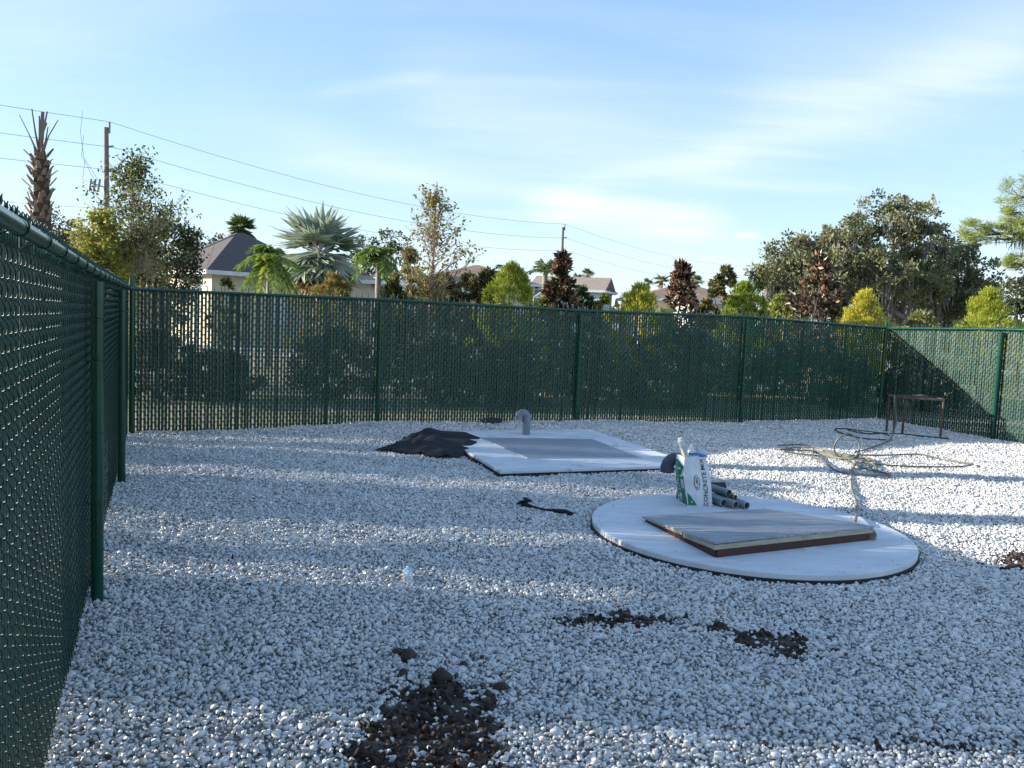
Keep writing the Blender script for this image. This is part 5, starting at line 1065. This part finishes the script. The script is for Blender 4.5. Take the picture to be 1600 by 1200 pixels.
bp = at(1650, 500, 30.); pn = thing('pine_tree', (bp.x, bp.y, GZ), 'airy pine reaching in from the right edge with bare limbs', 'tree'); b = MB(); lb = MB(); mo = MB()
tr = [Vector((bp.x, bp.y, GZ-.1)), Vector((bp.x+.1, bp.y, 3)), Vector((bp.x, bp.y, 8.5))]; lb.tube(curve(tr, 5), np.linspace(.24, .12, 11), 10)
for (u, v, ru, rv, _) in pine:
    c_ = at(u, v, 30.); r_ = np.array([sx(ru, 30), sx(ru, 30)*.8, sx(rv, 30)]); st_p = Vector((bp.x, bp.y, c_.z-.35)); mainl = limb(lb, st_p, tuple(c_), .06, .02, .10, 7, 6)
    for k in range(22):
        d = Vector(RNG.normal(size=3)).normalized()*1.25; e = Vector((c_.x+d.x*r_[0], c_.y+d.y*r_[1], c_.z+d.z*r_[2])); limb(lb, mainl[random.randint(4, 7)], e, .015, .005, .12, 4, 4)
        n = 60; dd_ = RNG.normal(size=(n, 3)); dd_[:, 2] = np.abs(dd_[:, 2])*.8; C_ = np.tile(np.array(tuple(e)), (n, 1))+RNG.normal(size=(n, 3))*.06; b.leaves(C_, .23, .016, dd_, jit=.1)
    for k in range(3): C_ = np.tile(np.array(tuple(mainl[3+k])), (20, 1))+RNG.normal(size=(20, 3))*.08; mo.leaves(C_, .35, .03, np.tile([0, 0, -1.], (20, 1)), jit=.1)
b.build('needles', G_PINE, pn); lb.build('trunk', BARK, pn, smooth=True); mo.build('hanging_moss', G_MOSS, pn)
bigtree('tree', 'dark low tree at the right edge under the pine', 'tree', [(1590, 460, 34, 26, 0), (1570, 485, 30, 24, 0), (1625, 450, 40, 40, 0), (1610, 500, 44, 30, 0)], 26., G_OAKD, G_DARK, [(1600, 0)], nc=60, nleaf=30, ln=.12, wd=.07, crad=.25, trunk_r=.1)
# far-off wood closing the horizon
b = MB(); n = 5200; x_ = RNG.uniform(-120, 150, n); y_ = 120+RNG.uniform(0, 8, n); h_ = 2.4+1.3*np.sin(x_*.11)+1.0*np.sin(x_*.31+2)+.6*np.sin(x_*.83); z_ = GZ+RNG.random(n)**.7*np.maximum(h_, 1.0); b.leaves(np.stack([x_, y_, z_], 1), 1.1, .9)
tag(b.build('distant_wood', G_OAKD), 'far line of low trees closing the horizon', 'wood', kind='stuff')

# --- trees outside the frame on the left whose long shadows cross the yard
def shade_x(w): return w+.035*7.5
for (w, hh, lab, lean) in ((10.02, 8.2, 'palm beyond the left fence casting the far thin shadow', 0), (7.74, 8.2, 'palm beyond the left fence casting the near thin shadow', 0)):
    root = thing('palm_tree', (-7.5, shade_x(w), GZ), lab, 'palm tree', 'palms outside the left edge'); b = MB(); b.tube([(-7.5, shade_x(w), GZ-.1), (-7.4, shade_x(w)+.02, hh)], [.20, .15], 12); b.build('trunk', PALEBARK, root, smooth=True); b = MB()
    for k in range(22): a_ = 2.4*k; e_ = random.uniform(-.5, 1.2); d = Vector((cos(a_)*cos(e_), sin(a_)*cos(e_), sin(e_))); fan_leaf(b, Vector((-7.4, shade_x(w), hh))+d*.6, d, .75)
    b.build('fronds', G_PALM, root)
def shadow_bush(w0, w1, z0, z1, n, lab, x=-7.5, ln=.14, wd=.10):
    yc = (w0+w1)/2+.035*(-x); root = thing('shrub', (x, yc, GZ), lab, 'shrub', 'bushes outside the left edge'); b = MB(); C = np.stack([x+RNG.normal(0, .35, n), yc+(w1-w0)/2*RNG.uniform(-1, 1, n)+RNG.normal(0, .04, n), z0+(z1-z0)*RNG.random(n)], 1)
    C[:, 2] += .25*np.sin(C[:, 1]*5)+.12*np.sin(C[:, 1]*13)
    b.leaves(C, ln, wd); b.build('foliage', G_DARK, root); b = MB()
    for k in range(5): limb(b, (x, yc, GZ), (x+random.uniform(-.2, .2), yc+(w1-w0)*.4*random.uniform(-1, 1), z1*.8), .03, .01)
    b.build('stems', BARK, root, smooth=True)
shadow_bush(6.55, 7.62, GZ, 2.7, 6500, 'dense bush beyond the left fence, middle of its row')
shadow_bush(8.55, 9.5, GZ, 2.6, 5500, 'dense bush beyond the left fence, farthest of its row')
shadow_bush(3.42, 4.85, GZ, 4.4, 13000, 'tall dense bush beyond the left fence, nearest of its row')
shadow_bush(4.95, 6.2, 2.1, 3.6, 2600, 'thin high branched bush beyond the left fence')
shadow_bush(5.45, 5.62, GZ, 2.4, 900, 'narrow upright bush beyond the left fence')
